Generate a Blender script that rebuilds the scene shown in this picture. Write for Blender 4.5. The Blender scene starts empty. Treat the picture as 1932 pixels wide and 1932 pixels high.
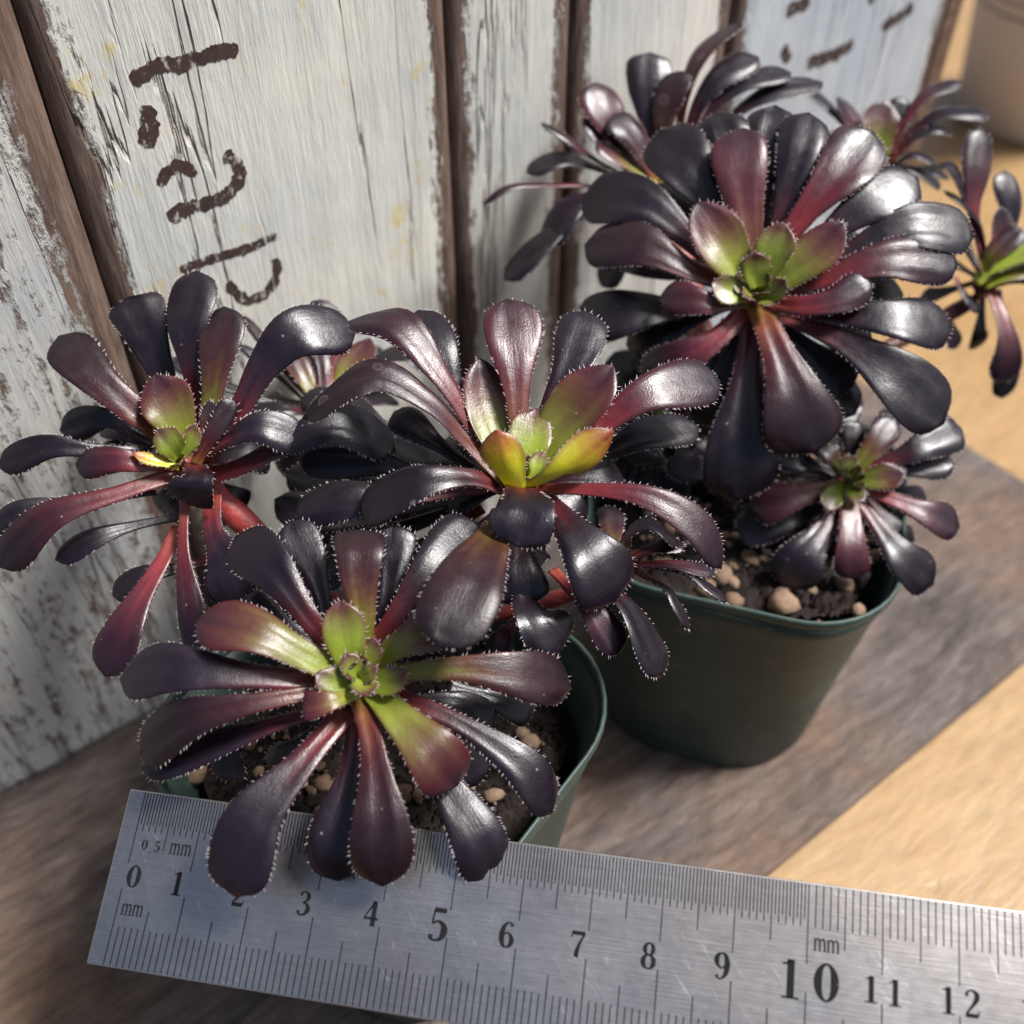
import bpy, math, random
import numpy as np
from mathutils import Vector

MM = 0.001
FPX = 1932.0                      # focal length in "view pixels" (picture = 1932 px square)
CAMH = 216.0                      # camera height over the weathered board, millimetres
scene = bpy.context.scene
COL = scene.collection

# ------------------------------------------------------------------ camera, sky, sun, exposure
cam_d = bpy.data.cameras.new('camera')
cam = bpy.data.objects.new('camera', cam_d)
COL.objects.link(cam)
cam.location = (0, 0, CAMH * MM)
cam.rotation_euler = (math.radians(45), 0, 0)
cam_d.sensor_width = 36
cam_d.lens = 36
cam_d.clip_start = 0.005
cam_d.clip_end = 50
cam_d.dof.use_dof = True
cam_d.dof.focus_distance = 0.163
cam_d.dof.aperture_fstop = 13
cam_d.dof.aperture_blades = 0
scene.camera = cam

SUN = Vector((0.51, 0.02, 0.86)).normalized()      # direction towards the sun
world = bpy.data.worlds.new('World')
scene.world = world
world.use_nodes = True
wn = world.node_tree
sky = wn.nodes.new('ShaderNodeTexSky')
sky.sky_type = 'NISHITA'
sky.sun_disc = False
sky.sun_elevation = math.asin(SUN.z)
sky.sun_rotation = math.atan2(SUN.x, SUN.y)
wn.nodes['Background'].inputs['Strength'].default_value = 0.066
sky.dust_density = 4.0
hs = wn.nodes.new('ShaderNodeHueSaturation')          # hazy, whitish sky
hs.inputs['Saturation'].default_value = 1.0
wn.links.new(sky.outputs[0], hs.inputs['Color'])
wn.links.new(hs.outputs[0], wn.nodes['Background'].inputs['Color'])
sun_d = bpy.data.lights.new('sun', 'SUN')
sun_d.energy = 4.6
sun_d.angle = math.radians(13)
sun_d.color = (1.0, 0.985, 0.965)
sun = bpy.data.objects.new('sun', sun_d)
sun.rotation_euler = SUN.to_track_quat('Z', 'Y').to_euler()
sun.location = (0.4, 0.2, 0.6)
COL.objects.link(sun)
vs = scene.view_settings
vs.view_transform = 'Standard'
vs.look = 'None'
vs.exposure = 0.62
vs.gamma = 1.0
vs.use_curve_mapping = False
scene.cycles.max_bounces = 5
scene.cycles.diffuse_bounces = 3
scene.cycles.glossy_bounces = 3
scene.cycles.transparent_max_bounces = 4

# ------------------------------------------------------------------ pixel helpers (direction only; depth comes from the place)
C45 = math.sqrt(0.5)
CAM = np.array([0.0, 0.0, CAMH])
FWD = np.array([0, C45, -C45]); UP = np.array([0, C45, C45]); RGT = np.array([1.0, 0, 0])

def ray(u, v):
    return FWD + RGT * ((u - 966) / FPX) + UP * ((966 - v) / FPX)

def at_depth(u, v, d):
    return CAM + ray(u, v) * d

def on_plane(u, v, p, n):
    r = ray(u, v)
    return CAM + r * (np.dot(np.asarray(p) - CAM, n) / np.dot(r, n))

def depth_of(p):
    return float(np.dot(np.asarray(p) - CAM, FWD))

def crop(x0, y0, s):
    return lambda x, y: ((x0 + x / s) * 1932 / 3024, (y0 + y / s) * 1932 / 3024)
CR1 = crop(0, 750, 1.61); CR2 = crop(800, 800, 1.38); CR3 = crop(1400, 0, 1.1897)
CR4 = crop(250, 1500, 1.2075); CR5 = crop(0, 0, 1.288); CR6 = crop(200, 2200, 1.288)
CR7 = crop(1500, 2200, 1.2677); CR8 = crop(1700, 1200, 1.459)

def unit(v):
    v = np.asarray(v, float); l = np.linalg.norm(v)
    return v / l if l > 1e-9 else v

# ------------------------------------------------------------------ object helpers
def mesh_obj(name, verts, faces, mat, parent=None, smooth=True, mm=True):
    me = bpy.data.meshes.new(name)
    k = MM if mm else 1.0
    me.from_pydata([(float(v[0]) * k, float(v[1]) * k, float(v[2]) * k) for v in verts], [], faces)
    if mat: me.materials.append(mat)
    if smooth: me.polygons.foreach_set('use_smooth', [True] * len(me.polygons))
    me.update()
    o = bpy.data.objects.new(name, me)
    COL.objects.link(o)
    if parent is not None: put_under(o, parent)
    return o

def put_under(o, parent):
    o.parent = parent
    if parent.type == 'EMPTY': o.matrix_parent_inverse = parent.matrix_basis.inverted()

def tag(o, label=None, cat=None, group=None, kind=None):
    if label: o['label'] = label
    if cat: o['category'] = cat
    if group: o['group'] = group
    if kind: o['kind'] = kind
    return o

def empty(name, loc):
    o = bpy.data.objects.new(name, None)
    o.empty_display_size = 0.01
    o.location = [c * MM for c in loc]
    COL.objects.link(o)
    return o

# ------------------------------------------------------------------ material helpers
class NT:
    def __init__(self, name):
        self.m = bpy.data.materials.new(name); self.m.use_nodes = True
        self.t = self.m.node_tree; self.p = self.t.nodes['Principled BSDF']; self.out = self.t.nodes['Material Output']
    def n(self, kind, **kw):
        nd = self.t.nodes.new('ShaderNode' + kind)
        for k, v in kw.items():
            if k in nd.inputs: self.set(nd.inputs[k], v)
            else: setattr(nd, k, v)
        return nd
    def set(self, sock, v):
        if isinstance(v, bpy.types.NodeSocket): self.t.links.new(v, sock)
        elif isinstance(v, bpy.types.Node): self.t.links.new(v.outputs[0], sock)
        else: sock.default_value = v
    def P(self, **kw):
        for k, v in kw.items(): self.set(self.p.inputs[k.replace('_', ' ')], v)
    def coord(self, scale, rot=(0, 0, 0), out='Object'):
        tc = self.n('TexCoord'); mp = self.n('Mapping')
        self.set(mp.inputs['Vector'], tc.outputs[out])
        mp.inputs['Scale'].default_value = scale; mp.inputs['Rotation'].default_value = rot
        return mp.outputs[0]
    def noise(self, vec, scale, detail=4, rough=0.55, dist=0.0):
        nd = self.n('TexNoise')
        if vec is not None: self.set(nd.inputs['Vector'], vec)
        nd.inputs['Scale'].default_value = scale; nd.inputs['Detail'].default_value = detail
        nd.inputs['Roughness'].default_value = rough; nd.inputs['Distortion'].default_value = dist
        return nd.outputs[0]
    def ramp(self, fac, stops):
        r = self.n('ValToRGB'); self.set(r.inputs[0], fac)
        e = r.color_ramp.elements
        while len(e) < len(stops): e.new(0.5)
        for el, (p, c) in zip(e, stops):
            el.position = p; el.color = (c, c, c, 1) if isinstance(c, (int, float)) else (*c, 1)
        return r.outputs[0]
    def mix(self, fac, a, b, mode='MIX'):
        mx = self.n('Mix', data_type='RGBA', blend_type=mode)
        self.set(mx.inputs[0], fac)
        for s, v in ((mx.inputs[6], a), (mx.inputs[7], b)):
            self.set(s, (*v, 1) if isinstance(v, tuple) and len(v) == 3 else v)
        return mx.outputs[2]
    def math(self, op, a, b=0.0, clamp=False):
        m = self.n('Math', operation=op); m.use_clamp = clamp
        self.set(m.inputs[0], a); self.set(m.inputs[1], b)
        return m.outputs[0]
    def bump(self, h, strength, dist, prev=None):
        b = self.n('Bump'); self.set(b.inputs['Height'], h)
        b.inputs['Strength'].default_value = strength; b.inputs['Distance'].default_value = dist
        if prev is not None: self.set(b.inputs['Normal'], prev)
        return b.outputs[0]

# leaf: colours along the blade are stored per vertex, gloss and fine relief come from nodes
def mat_leaf():
    t = NT('leaf_skin')
    col = t.n('Attribute', attribute_name='leafcol').outputs['Color']
    uv = t.n('UVMap', uv_map='UVMap').outputs[0]
    mp = t.n('Mapping'); t.set(mp.inputs['Vector'], uv); mp.inputs['Scale'].default_value = (1.6, 16, 1)
    oi = t.n('ObjectInfo').outputs['Random']
    off = t.math('MULTIPLY', oi, 37.0)
    cmb = t.n('CombineXYZ'); t.set(cmb.inputs[0], off); t.set(cmb.inputs[1], off)
    t.set(mp.inputs['Location'], cmb)
    streak = t.noise(mp.outputs[0], 1.6, 3, 0.6)
    obj = t.coord((1, 1, 1))
    cell = t.noise(obj, 3200, 2, 0.6)
    blot = t.noise(obj, 330, 3, 0.6)
    c = t.mix(0.30, col, t.ramp(streak, [(0.25, 0.45), (0.7, 1.0)]), 'MULTIPLY')
    c = t.mix(0.30, c, t.ramp(cell, [(0.3, 0.55), (0.7, 1.0)]), 'MULTIPLY')
    # tiny pale specks of dust and dried drops
    vo = t.n('TexVoronoi', feature='F1'); t.set(vo.inputs['Vector'], obj); vo.inputs['Scale'].default_value = 330
    spk = t.ramp(vo.outputs['Distance'], [(0.05, 1.0), (0.085, 0.0)])
    gate = t.ramp(blot, [(0.5, 0.0), (0.6, 1.0)])
    spk = t.math('MULTIPLY', spk, gate)
    c = t.mix(t.math('MULTIPLY', spk, 0.55), c, (0.42, 0.38, 0.40))
    # rings left by dried water drops
    v2 = t.n('TexVoronoi', feature='F1'); t.set(v2.inputs['Vector'], obj); v2.inputs['Scale'].default_value = 105
    ring = t.ramp(v2.outputs['Distance'], [(0.0, 0.35), (0.085, 0.30), (0.105, 1.0), (0.125, 0.0)])
    ring = t.math('MULTIPLY', ring, t.ramp(t.noise(v2.outputs['Position'], 900, 1), [(0.56, 0.0), (0.58, 1.0)]))
    c = t.mix(t.math('MULTIPLY', ring, 0.22), c, (0.45, 0.38, 0.42))
    rough = t.math('ADD', t.math('MULTIPLY', t.ramp(blot, [(0.3, 0.0), (0.7, 1.0)]), 0.16), 0.28)
    h = t.math('ADD', t.math('MULTIPLY', streak, 0.22), t.math('ADD', t.math('MULTIPLY', cell, 0.24), t.math('MULTIPLY', blot, 0.5)))
    lump = t.noise(obj, 150, 2, 0.5)
    nrm = t.bump(t.math('ADD', h, t.math('MULTIPLY', lump, 0.9)), 0.33, 0.0005)
    t.P(Base_Color=c, Roughness=rough, Normal=nrm)
    t.p.inputs['Specular IOR Level'].default_value = 0.75
    t.p.inputs['Sheen Weight'].default_value = 0.0
    tr = t.n('BsdfTranslucent')
    t.set(tr.inputs['Color'], t.mix(1.0, c, (1.9, 1.6, 0.8), 'MULTIPLY')); t.set(tr.inputs['Normal'], nrm)
    ms = t.n('MixShader'); ms.inputs[0].default_value = 0.30
    t.t.links.new(t.p.outputs[0], ms.inputs[1]); t.t.links.new(tr.outputs[0], ms.inputs[2])
    t.t.links.new(ms.outputs[0], t.out.inputs[0])
    return t.m

def mat_hair():
    t = NT('leaf_hair')
    t.P(Base_Color=(0.64, 0.56, 0.57, 1), Roughness=0.35)
    tr = t.n('BsdfTranslucent'); tr.inputs['Color'].default_value = (0.85, 0.78, 0.78, 1)
    ms = t.n('MixShader'); ms.inputs[0].default_value = 0.35
    t.t.links.new(t.p.outputs[0], ms.inputs[1]); t.t.links.new(tr.outputs[0], ms.inputs[2])
    t.t.links.new(ms.outputs[0], t.out.inputs[0])
    return t.m

def mat_stem():
    t = NT('stem_skin')
    col = t.n('Attribute', attribute_name='leafcol').outputs['Color']
    o = t.coord((1, 1, 1))
    n1 = t.noise(o, 420, 5, 0.6)
    c = t.mix(0.6, col, t.ramp(n1, [(0.3, 0.4), (0.7, 1.0)]), 'MULTIPLY')
    t.P(Base_Color=c, Roughness=0.45, Normal=t.bump(n1, 0.5, 0.0008))
    return t.m

def mat_paint(name, wear, paint, yellow=0.0, worn=(0.125, 0.075, 0.054)):
    """whitewashed old plank: uv.x = distance from the left edge in mm, uv.y = distance from the right edge, z = height"""
    t = NT(name)
    ed = t.n('Attribute', attribute_name='edge').outputs['Fac']          # mm to the nearest long edge
    o = t.coord((1, 1, 0.10))                                             # stretched along the plank
    of = t.coord((1, 1, 1))
    n_big = t.noise(of, 38, 4, 0.6)
    n_gr = t.noise(o, 420, 6, 0.65)
    n_fine = t.noise(o, 1500, 5, 0.7)
    n_chip = t.noise(t.coord((1, 1, 0.45)), 560, 5, 0.72)
    # long wavy drying cracks
    oc = t.coord((1, 1, 0.060), out='Object')
    n_cr = t.noise(oc, 90, 5, 0.5, 0.3)
    d = t.math('ABSOLUTE', t.math('SUBTRACT', n_cr, 0.5))
    jag = t.math('MULTIPLY', t.math('SUBTRACT', n_chip, 0.5), 0.010)
    crack = t.ramp(t.math('ADD', d, jag), [(0.0, 1.0), (0.010, 0.0)])
    gate = t.ramp(t.noise(t.coord((1, 1, 0.2)), 55, 3), [(0.44, 0.0), (0.58, 1.0)])
    crack = t.math('MULTIPLY', crack, gate)
    # wear: paint gone along the edges and in chips
    e = t.math('ADD', ed, t.math('MULTIPLY', t.math('SUBTRACT', n_gr, 0.5), 9.0))
    e = t.math('ADD', e, t.math('MULTIPLY', t.math('SUBTRACT', n_chip, 0.5), 9.0))
    edge_w = t.ramp(t.math('DIVIDE', e, 10.0), [(0.33 + 0.14 * wear, 1.0), (0.47 + 0.18 * wear, 0.0)])
    chips = t.ramp(t.math('ADD', t.math('MULTIPLY', n_gr, 0.5), t.math('MULTIPLY', n_chip, 0.5)),
                   [(0.55 + 0.17 * (1 - wear), 0.0), (0.63 + 0.17 * (1 - wear), 1.0)])
    bare = t.math('MAXIMUM', t.math('MAXIMUM', edge_w, chips), t.math('MULTIPLY', crack, 0.75), clamp=True)
    pc = t.mix(t.ramp(n_big, [(0.35, 0.0), (0.65, 1.0)]), paint, tuple(x * y for x, y in zip(paint, (0.80, 0.84, 0.90))))
    pc = t.mix(0.22, pc, t.ramp(n_fine, [(0.25, 0.45), (0.65, 1.0)]), 'MULTIPLY')
    pc = t.mix(0.22, pc, t.ramp(n_gr, [(0.25, 0.55), (0.6, 1.0)]), 'MULTIPLY')
    ny = t.noise(of, 75, 5, 0.7)
    pc = t.mix(t.math('MULTIPLY', t.ramp(ny, [(0.60, 0.0), (0.70, 1.0)]), yellow), pc, (0.70, 0.52, 0.12))
    wc = t.mix(t.ramp(n_gr, [(0.3, 0.0), (0.7, 1.0)]), tuple(x * 0.35 for x in worn), tuple(x * 1.5 for x in worn))
    wc = t.mix(t.ramp(n_fine, [(0.45, 0.0), (0.7, 0.6)]), wc, (0.25, 0.19, 0.16))
    c = t.mix(bare, pc, wc)
    h = t.math('SUBTRACT', t.math('ADD', t.math('MULTIPLY', n_gr, 0.5), t.math('MULTIPLY', n_fine, 0.35)), t.math('MULTIPLY', bare, 0.9))
    h = t.math('SUBTRACT', h, t.math('MULTIPLY', crack, 1.0))
    t.P(Base_Color=c, Roughness=0.85, Normal=t.bump(h, 0.7, 0.0010))
    return t.m

def mat_old_wood(name, c1, c2, c3, ang, stretch=0.09, rough=0.7):
    t = NT(name)
    o = t.coord((stretch, 1, 1), (0, 0, -ang))
    tc = t.n('TexCoord'); mp = t.n('Mapping'); mp.vector_type = 'POINT'
    # rotate first, then stretch along the grain
    t.set(mp.inputs['Vector'], tc.outputs['Object']); mp.inputs['Rotation'].default_value = (0, 0, -ang)
    mp2 = t.n('Mapping'); t.set(mp2.inputs['Vector'], mp.outputs[0]); mp2.inputs['Scale'].default_value = (stretch, 1, 1)
    g = mp2.outputs[0]
    n1 = t.noise(g, 95, 8, 0.72, 1.1)
    n2 = t.noise(g, 480, 6, 0.75, 0.6)
    n3 = t.noise(tc.outputs['Object'], 22, 4, 0.6)
    c = t.mix(t.ramp(n1, [(0.32, 0.0), (0.66, 1.0)]), c1, c2)
    c = t.mix(t.ramp(n3, [(0.42, 0.0), (0.68, 1.0)]), c, c3)
    c = t.mix(0.9, c, t.ramp(n2, [(0.28, 0.3), (0.62, 1.0)]), 'MULTIPLY')
    h = t.math('ADD', n1, t.math('MULTIPLY', n2, 0.5))
    t.P(Base_Color=c, Roughness=rough, Normal=t.bump(h, 0.9, 0.002))
    return t.m

def mat_table():
    t = NT('yellow_tabletop')
    tc = t.n('TexCoord')
    mp = t.n('Mapping'); t.set(mp.inputs['Vector'], tc.outputs['Object']); mp.inputs['Rotation'].default_value = (0, 0, -0.62)
    mp2 = t.n('Mapping'); t.set(mp2.inputs['Vector'], mp.outputs[0]); mp2.inputs['Scale'].default_value = (0.3, 1, 1)
    n1 = t.noise(mp2.outputs[0], 45, 6, 0.65, 0.8)
    n2 = t.noise(tc.outputs['Object'], 60, 4, 0.6)
    n3 = t.noise(mp2.outputs[0], 400, 5, 0.6)
    c = t.mix(t.ramp(n1, [(0.3, 0.0), (0.7, 1.0)]), (0.29, 0.175, 0.070), (0.38, 0.245, 0.115))
    c = t.mix(0.6, c, t.ramp(n3, [(0.3, 0.6), (0.6, 1.0)]), 'MULTIPLY')
    c = t.mix(t.ramp(n2, [(0.45, 0.0), (0.75, 0.5)]), c, (0.30, 0.16, 0.06))
    vo = t.n('TexVoronoi'); t.set(vo.inputs['Vector'], tc.outputs['Object']); vo.inputs['Scale'].default_value = 55
    dent = t.math('MULTIPLY', t.ramp(vo.outputs['Distance'], [(0.06, 1.0), (0.15, 0.0)]), t.ramp(n2, [(0.48, 0.0), (0.58, 1.0)]))
    c = t.mix(t.math('MULTIPLY', dent, 0.45), c, (0.22, 0.12, 0.04))
    t.P(Base_Color=c, Roughness=0.42, Normal=t.bump(t.math('SUBTRACT', n3, dent), 0.25, 0.0008))
    return t.m

def mat_pot():
    t = NT('green_plastic')
    o = t.coord((1, 1, 1))
    n1 = t.noise(o, 60, 4, 0.6); n2 = t.noise(o, 900, 3, 0.6)
    c = t.mix(t.ramp(n1, [(0.35, 0.0), (0.7, 1.0)]), (0.024, 0.048, 0.040), (0.040, 0.066, 0.054))
    dust = t.ramp(t.noise(o, 240, 6, 0.7), [(0.55, 0.0), (0.8, 0.35)])
    c = t.mix(dust, c, (0.22, 0.20, 0.16))
    t.P(Base_Color=c, Roughness=0.52, Normal=t.bump(n2, 0.15, 0.0004))
    t.p.inputs['Subsurface Weight'].default_value = 0.0
    return t.m

def mat_soil():
    t = NT('potting_soil')
    o = t.coord((1, 1, 1))
    n1 = t.noise(o, 500, 6, 0.7)
    c = t.mix(t.ramp(n1, [(0.35, 0.0), (0.7, 1.0)]), (0.007, 0.0045, 0.004), (0.038, 0.021, 0.015))
    t.P(Base_Color=c, Roughness=0.95, Normal=t.bump(n1, 1.0, 0.002))
    return t.m

def mat_pebble(name, c1, c2):
    t = NT(name)
    o = t.coord((1, 1, 1)); n1 = t.noise(o, 700, 6, 0.7)
    r = t.n('ObjectInfo').outputs['Random']
    c = t.mix(r, c1, c2)
    c = t.mix(0.7, c, t.ramp(n1, [(0.3, 0.35), (0.65, 1.0)]), 'MULTIPLY')
    t.P(Base_Color=c, Roughness=0.9, Normal=t.bump(n1, 0.8, 0.0008))
    return t.m

def mat_steel():
    t = NT('brushed_steel')
    tc = t.n('TexCoord')
    mp = t.n('Mapping'); t.set(mp.inputs['Vector'], tc.outputs['Object']); mp.inputs['Scale'].default_value = (0.035, 1, 1)
    br = t.noise(mp.outputs[0], 3500, 3, 0.6)
    bl = t.noise(tc.outputs['Object'], 75, 5, 0.65)
    fi = t.noise(tc.outputs['Object'], 900, 4, 0.7)
    # scattered fine scratches
    mp3 = t.n('Mapping'); t.set(mp3.inputs['Vector'], tc.outputs['Object']); mp3.inputs['Rotation'].default_value = (0, 0, 0.9); 
    mp4 = t.n('Mapping'); t.set(mp4.inputs['Vector'], mp3.outputs[0]); mp4.inputs['Scale'].default_value = (0.10, 1, 1)
    sc = t.noise(mp4.outputs[0], 420, 2, 0.5, 0.5)
    scr = t.math('MULTIPLY', t.ramp(t.math('ABSOLUTE', t.math('SUBTRACT', sc, 0.5)), [(0.0, 1.0), (0.006, 0.0)]), t.ramp(bl, [(0.46, 0.0), (0.56, 1.0)]))
    c = t.mix(t.ramp(bl, [(0.3, 0.0), (0.7, 1.0)]), (0.50, 0.47, 0.445), (0.66, 0.635, 0.61))
    c = t.mix(t.ramp(t.noise(tc.outputs['Object'], 38, 4, 0.6), [(0.42, 0.0), (0.68, 0.6)]), c, (0.40, 0.33, 0.28))
    c = t.mix(0.42, c, t.ramp(br, [(0.3, 0.55), (0.65, 1.0)]), 'MULTIPLY')
    c = t.mix(t.math('MULTIPLY', scr, 0.8), c, (0.85, 0.84, 0.82))
    vo = t.n('TexVoronoi'); t.set(vo.inputs['Vector'], tc.outputs['Object']); vo.inputs['Scale'].default_value = 420
    dot = t.math('MULTIPLY', t.ramp(vo.outputs['Distance'], [(0.06, 1.0), (0.10, 0.0)]), t.ramp(fi, [(0.55, 0.0), (0.62, 1.0)]))
    c = t.mix(t.math('MULTIPLY', dot, 0.7), c, (0.12, 0.10, 0.09))
    rust = t.ramp(t.noise(tc.outputs['Object'], 130, 6, 0.75), [(0.70, 0.0), (0.76, 0.8)])
    c = t.mix(rust, c, (0.22, 0.12, 0.06))
    rg = t.math('ADD', t.math('MULTIPLY', bl, 0.12), t.math('ADD', t.math('MULTIPLY', fi, 0.10), 0.22))
    t.P(Base_Color=c, Roughness=rg, Metallic=t.math('SUBTRACT', 1.0, rust), Normal=t.bump(br, 0.10, 0.0003))
    return t.m

def mat_flat(name, c, rough=0.6, noisy=0.0):
    t = NT(name)
    o = t.coord((1, 1, 1)); n1 = t.noise(o, 800, 5, 0.7)
    t.P(Base_Color=t.mix(noisy, c, t.ramp(n1, [(0.3, tuple(x * 0.4 for x in c)), (0.7, tuple(min(1, x * 2.2) for x in c))])), Roughness=rough)
    return t.m

def mat_stencil():
    t = NT('stencil_paint')
    o = t.coord((1, 1, 1)); n1 = t.noise(o, 650, 6, 0.75); n2 = t.noise(t.coord((1, 1, 0.15)), 900, 4, 0.7)
    c = t.mix(t.ramp(n1, [(0.35, 0.0), (0.7, 1.0)]), (0.030, 0.016, 0.013), (0.085, 0.045, 0.036))
    t.P(Base_Color=c, Roughness=0.85)
    tb = t.n('BsdfTransparent'); ms = t.n('MixShader')
    hole = t.ramp(t.math('ADD', t.math('MULTIPLY', n1, 0.6), t.math('MULTIPLY', n2, 0.4)), [(0.52, 0.0), (0.58, 0.85)])
    t.set(ms.inputs[0], hole)
    t.t.links.new(t.p.outputs[0], ms.inputs[1]); t.t.links.new(tb.outputs[0], ms.inputs[2])
    t.t.links.new(ms.outputs[0], t.out.inputs[0])
    return t.m

M_LEAF = mat_leaf(); M_HAIR = mat_hair(); M_STEM = mat_stem(); M_POT = mat_pot(); M_SOIL = mat_soil()
M_PEB = mat_pebble('pumice', (0.11, 0.055, 0.032), (0.40, 0.27, 0.18)); M_PERL = mat_pebble('perlite', (0.35, 0.33, 0.30), (0.55, 0.52, 0.47))
M_STEEL = mat_steel(); M_INK = mat_flat('black_etch', (0.008, 0.008, 0.009), 0.7); M_STENCIL = mat_stencil()
M_TABLE = mat_table()
M_INK.node_tree.nodes['Principled BSDF'].inputs['Specular IOR Level'].default_value = 0.15

# ------------------------------------------------------------------ the setting: tabletop, weathered board
WD = unit((0.80, 0.60, 0)); WN = unit((0.60, -0.80, 0))     # crate front: direction along it, its outward normal
W0 = np.array([-120.0, 122.0, 0.0])                        # a point where the crate front meets the board
WANG = math.atan2(0.6, 0.8)

def box_verts(o, ax, ay, az, bev=0.0):
    """a bevelled box spanned by three vectors (mm); returns verts, faces"""
    o = np.asarray(o, float); X, Y, Z = [np.asarray(a, float) for a in (ax, ay, az)]
    lx, ly, lz = [np.linalg.norm(a) for a in (X, Y, Z)]; x, y, z = X / lx, Y / ly, Z / lz
    if bev <= 0:
        V = [o + a * X + b * Y + c * Z for c in (0, 1) for b in (0, 1) for a in (0, 1)]
        return V, [(0, 2, 3, 1), (4, 5, 7, 6), (0, 1, 5, 4), (2, 6, 7, 3), (0, 4, 6, 2), (1, 3, 7, 5)]
    import bmesh
    bm = bmesh.new()
    vs_ = [bm.verts.new(o + a * X + b * Y + c * Z) for c in (0, 1) for b in (0, 1) for a in (0, 1)]
    for f in [(0, 2, 3, 1), (4, 5, 7, 6), (0, 1, 5, 4), (2, 6, 7, 3), (0, 4, 6, 2), (1, 3, 7, 5)]: bm.faces.new([vs_[i] for i in f])
    bmesh.ops.bevel(bm, geom=list(bm.edges), offset=bev, segments=2, profile=0.5, affect='EDGES')
    bm.verts.index_update()
    V = [np.array(v.co) for v in bm.verts]; F = [tuple(v.index for v in f.verts) for f in bm.faces]
    bm.free()
    return V, F

te = np.array([56.0, 103.0, 0]) + WN * 43
v, f = box_verts(te - WD * 900 + np.array([0, 0, -33.0]), WD * 2100, -WN * 1300, (0, 0, 30), 1.2)
tag(mesh_obj('tabletop', v, f, M_TABLE, smooth=False), 'smooth yellow wooden tabletop under the weathered board', kind='structure')
# weathered board: parallel to the crate, front edge through (56,103), end at along = 263
M_BOARD = mat_old_wood('weathered_board', (0.034, 0.023, 0.020), (0.21, 0.165, 0.145), (0.19, 0.115, 0.075), WANG, 0.24)
fe = np.array([56.0, 103.0, 0]); al = float(np.dot(fe, WD))
st = fe + WD * (-330 - al)
v, f = box_verts(st + np.array([0, 0, -3.0]), WD * (330 + 264), -WN * 190, (0, 0, 3.0), 0.7)
tag(mesh_obj('weathered_board', v, f, M_BOARD, smooth=False), 'weathered grey brown board lying on the yellow tabletop', 'board')

# ------------------------------------------------------------------ crate wall of whitewashed planks
def wall_at(u, v): return on_plane(u, v, W0, WN)
def along(p): return float(np.dot(np.asarray(p) - W0, WD))
bounds = [-150.0] + [along(wall_at(u, vv)) for u, vv in ((118, 285), (857, 300), (1080, 80), (1385, 40), (1775, 70))]
P_MATS = [mat_paint('paint_worn', 1.2, (0.66, 0.64, 0.59)), mat_paint('paint_cream', 0.25, (0.78, 0.75, 0.655), 0.8),
          mat_paint('paint_white', 0.25, (0.74, 0.715, 0.63), 0.15), mat_paint('paint_chalk', 0.30, (0.76, 0.735, 0.66), 0.1),
          mat_paint('paint_sky_tint', 0.35, (0.58, 0.61, 0.63))]  # last plank: blue tint of sky light put into the paint colour
WALLH = 205.0
def relief(x, z, i):
    return 0.22 * math.sin(x * 0.13 + i * 3 + math.sin(z * 0.02 + i)) + 0.07 * math.sin(x * 0.57 + i * 5 + 2 * math.sin(z * .031))
crate = empty('wooden_crate', W0 + WD * 130)
tag(crate, 'old wooden crate of whitewashed upright planks with brown stencilled letters', 'crate')
planks = []
random.seed(3)
for i in range(5):
    a0, a1 = bounds[i] + 0.2, bounds[i + 1] - 0.2
    nx, nz = 60, 90
    w = a1 - a0; V = []; E = []
    rs = np.random.RandomState(50 + i)
    wobL = rs.uniform(-1, 1, nz + 1); wobR = rs.uniform(-1, 1, nz + 1)
    wobL = np.convolve(np.pad(wobL, 4, 'edge'), np.ones(9) / 9, 'valid') * 0.7; wobR = np.convolve(np.pad(wobR, 4, 'edge'), np.ones(9) / 9, 'valid') * 0.7
    T = 8.0
    for k in range(nz + 1):
        z = 0.2 + (WALLH - 0.2) * k / nz
        for j in range(nx + 1):
            q = j / nx
            lo, hi = a0 + max(0, wobL[k]) * 0.8, a1 - max(0, wobR[k]) * 0.8
            x = lo + (hi - lo) * q
            e = min(x - a0, a1 - x)
            dep = -1.3 * max(0.0, 1 - e / 2.2) ** 2 - 0.4 * max(0.0, 1 - e / 7.0) ** 2 + relief(x, z, i)
            p = W0 + WD * x + WN * dep; V.append((p[0], p[1], z)); E.append(e)
    F = [(k * (nx + 1) + j, k * (nx + 1) + j + 1, (k + 1) * (nx + 1) + j + 1, (k + 1) * (nx + 1) + j) for k in range(nz) for j in range(nx)]
    nb = len(V)
    # sides, top and back
    for k in (0, nz):
        z = 0.2 + (WALLH - 0.2) * k / nz
        for x in (a0, a1):
            p = W0 + WD * x - WN * T; V.append((p[0], p[1], z)); E.append(0.0)
    bl, brr, tl, tr_ = nb, nb + 1, nb + 2, nb + 3
    F.append((bl, tl, tr_, brr))
    F.append(tuple([bl] + [k * (nx + 1) for k in range(nz + 1)] + [tl]))
    F.append(tuple([tr_] + [k * (nx + 1) + nx for k in range(nz, -1, -1)] + [brr]))
    F.append(tuple([tl] + [nz * (nx + 1) + j for j in range(nx + 1)] + [tr_]))
    F.append(tuple([brr] + [j for j in range(nx, -1, -1)] + [bl]))
    o = mesh_obj('plank', V, F, P_MATS[i], crate)
    at = o.data.attributes.new('edge', 'FLOAT', 'POINT'); at.data.foreach_set('value', E)
    for p in o.data.polygons:
        if len(p.vertices) > 4 or p.index == len(F) - 5: p.use_smooth = False
    planks.append(o)
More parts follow.
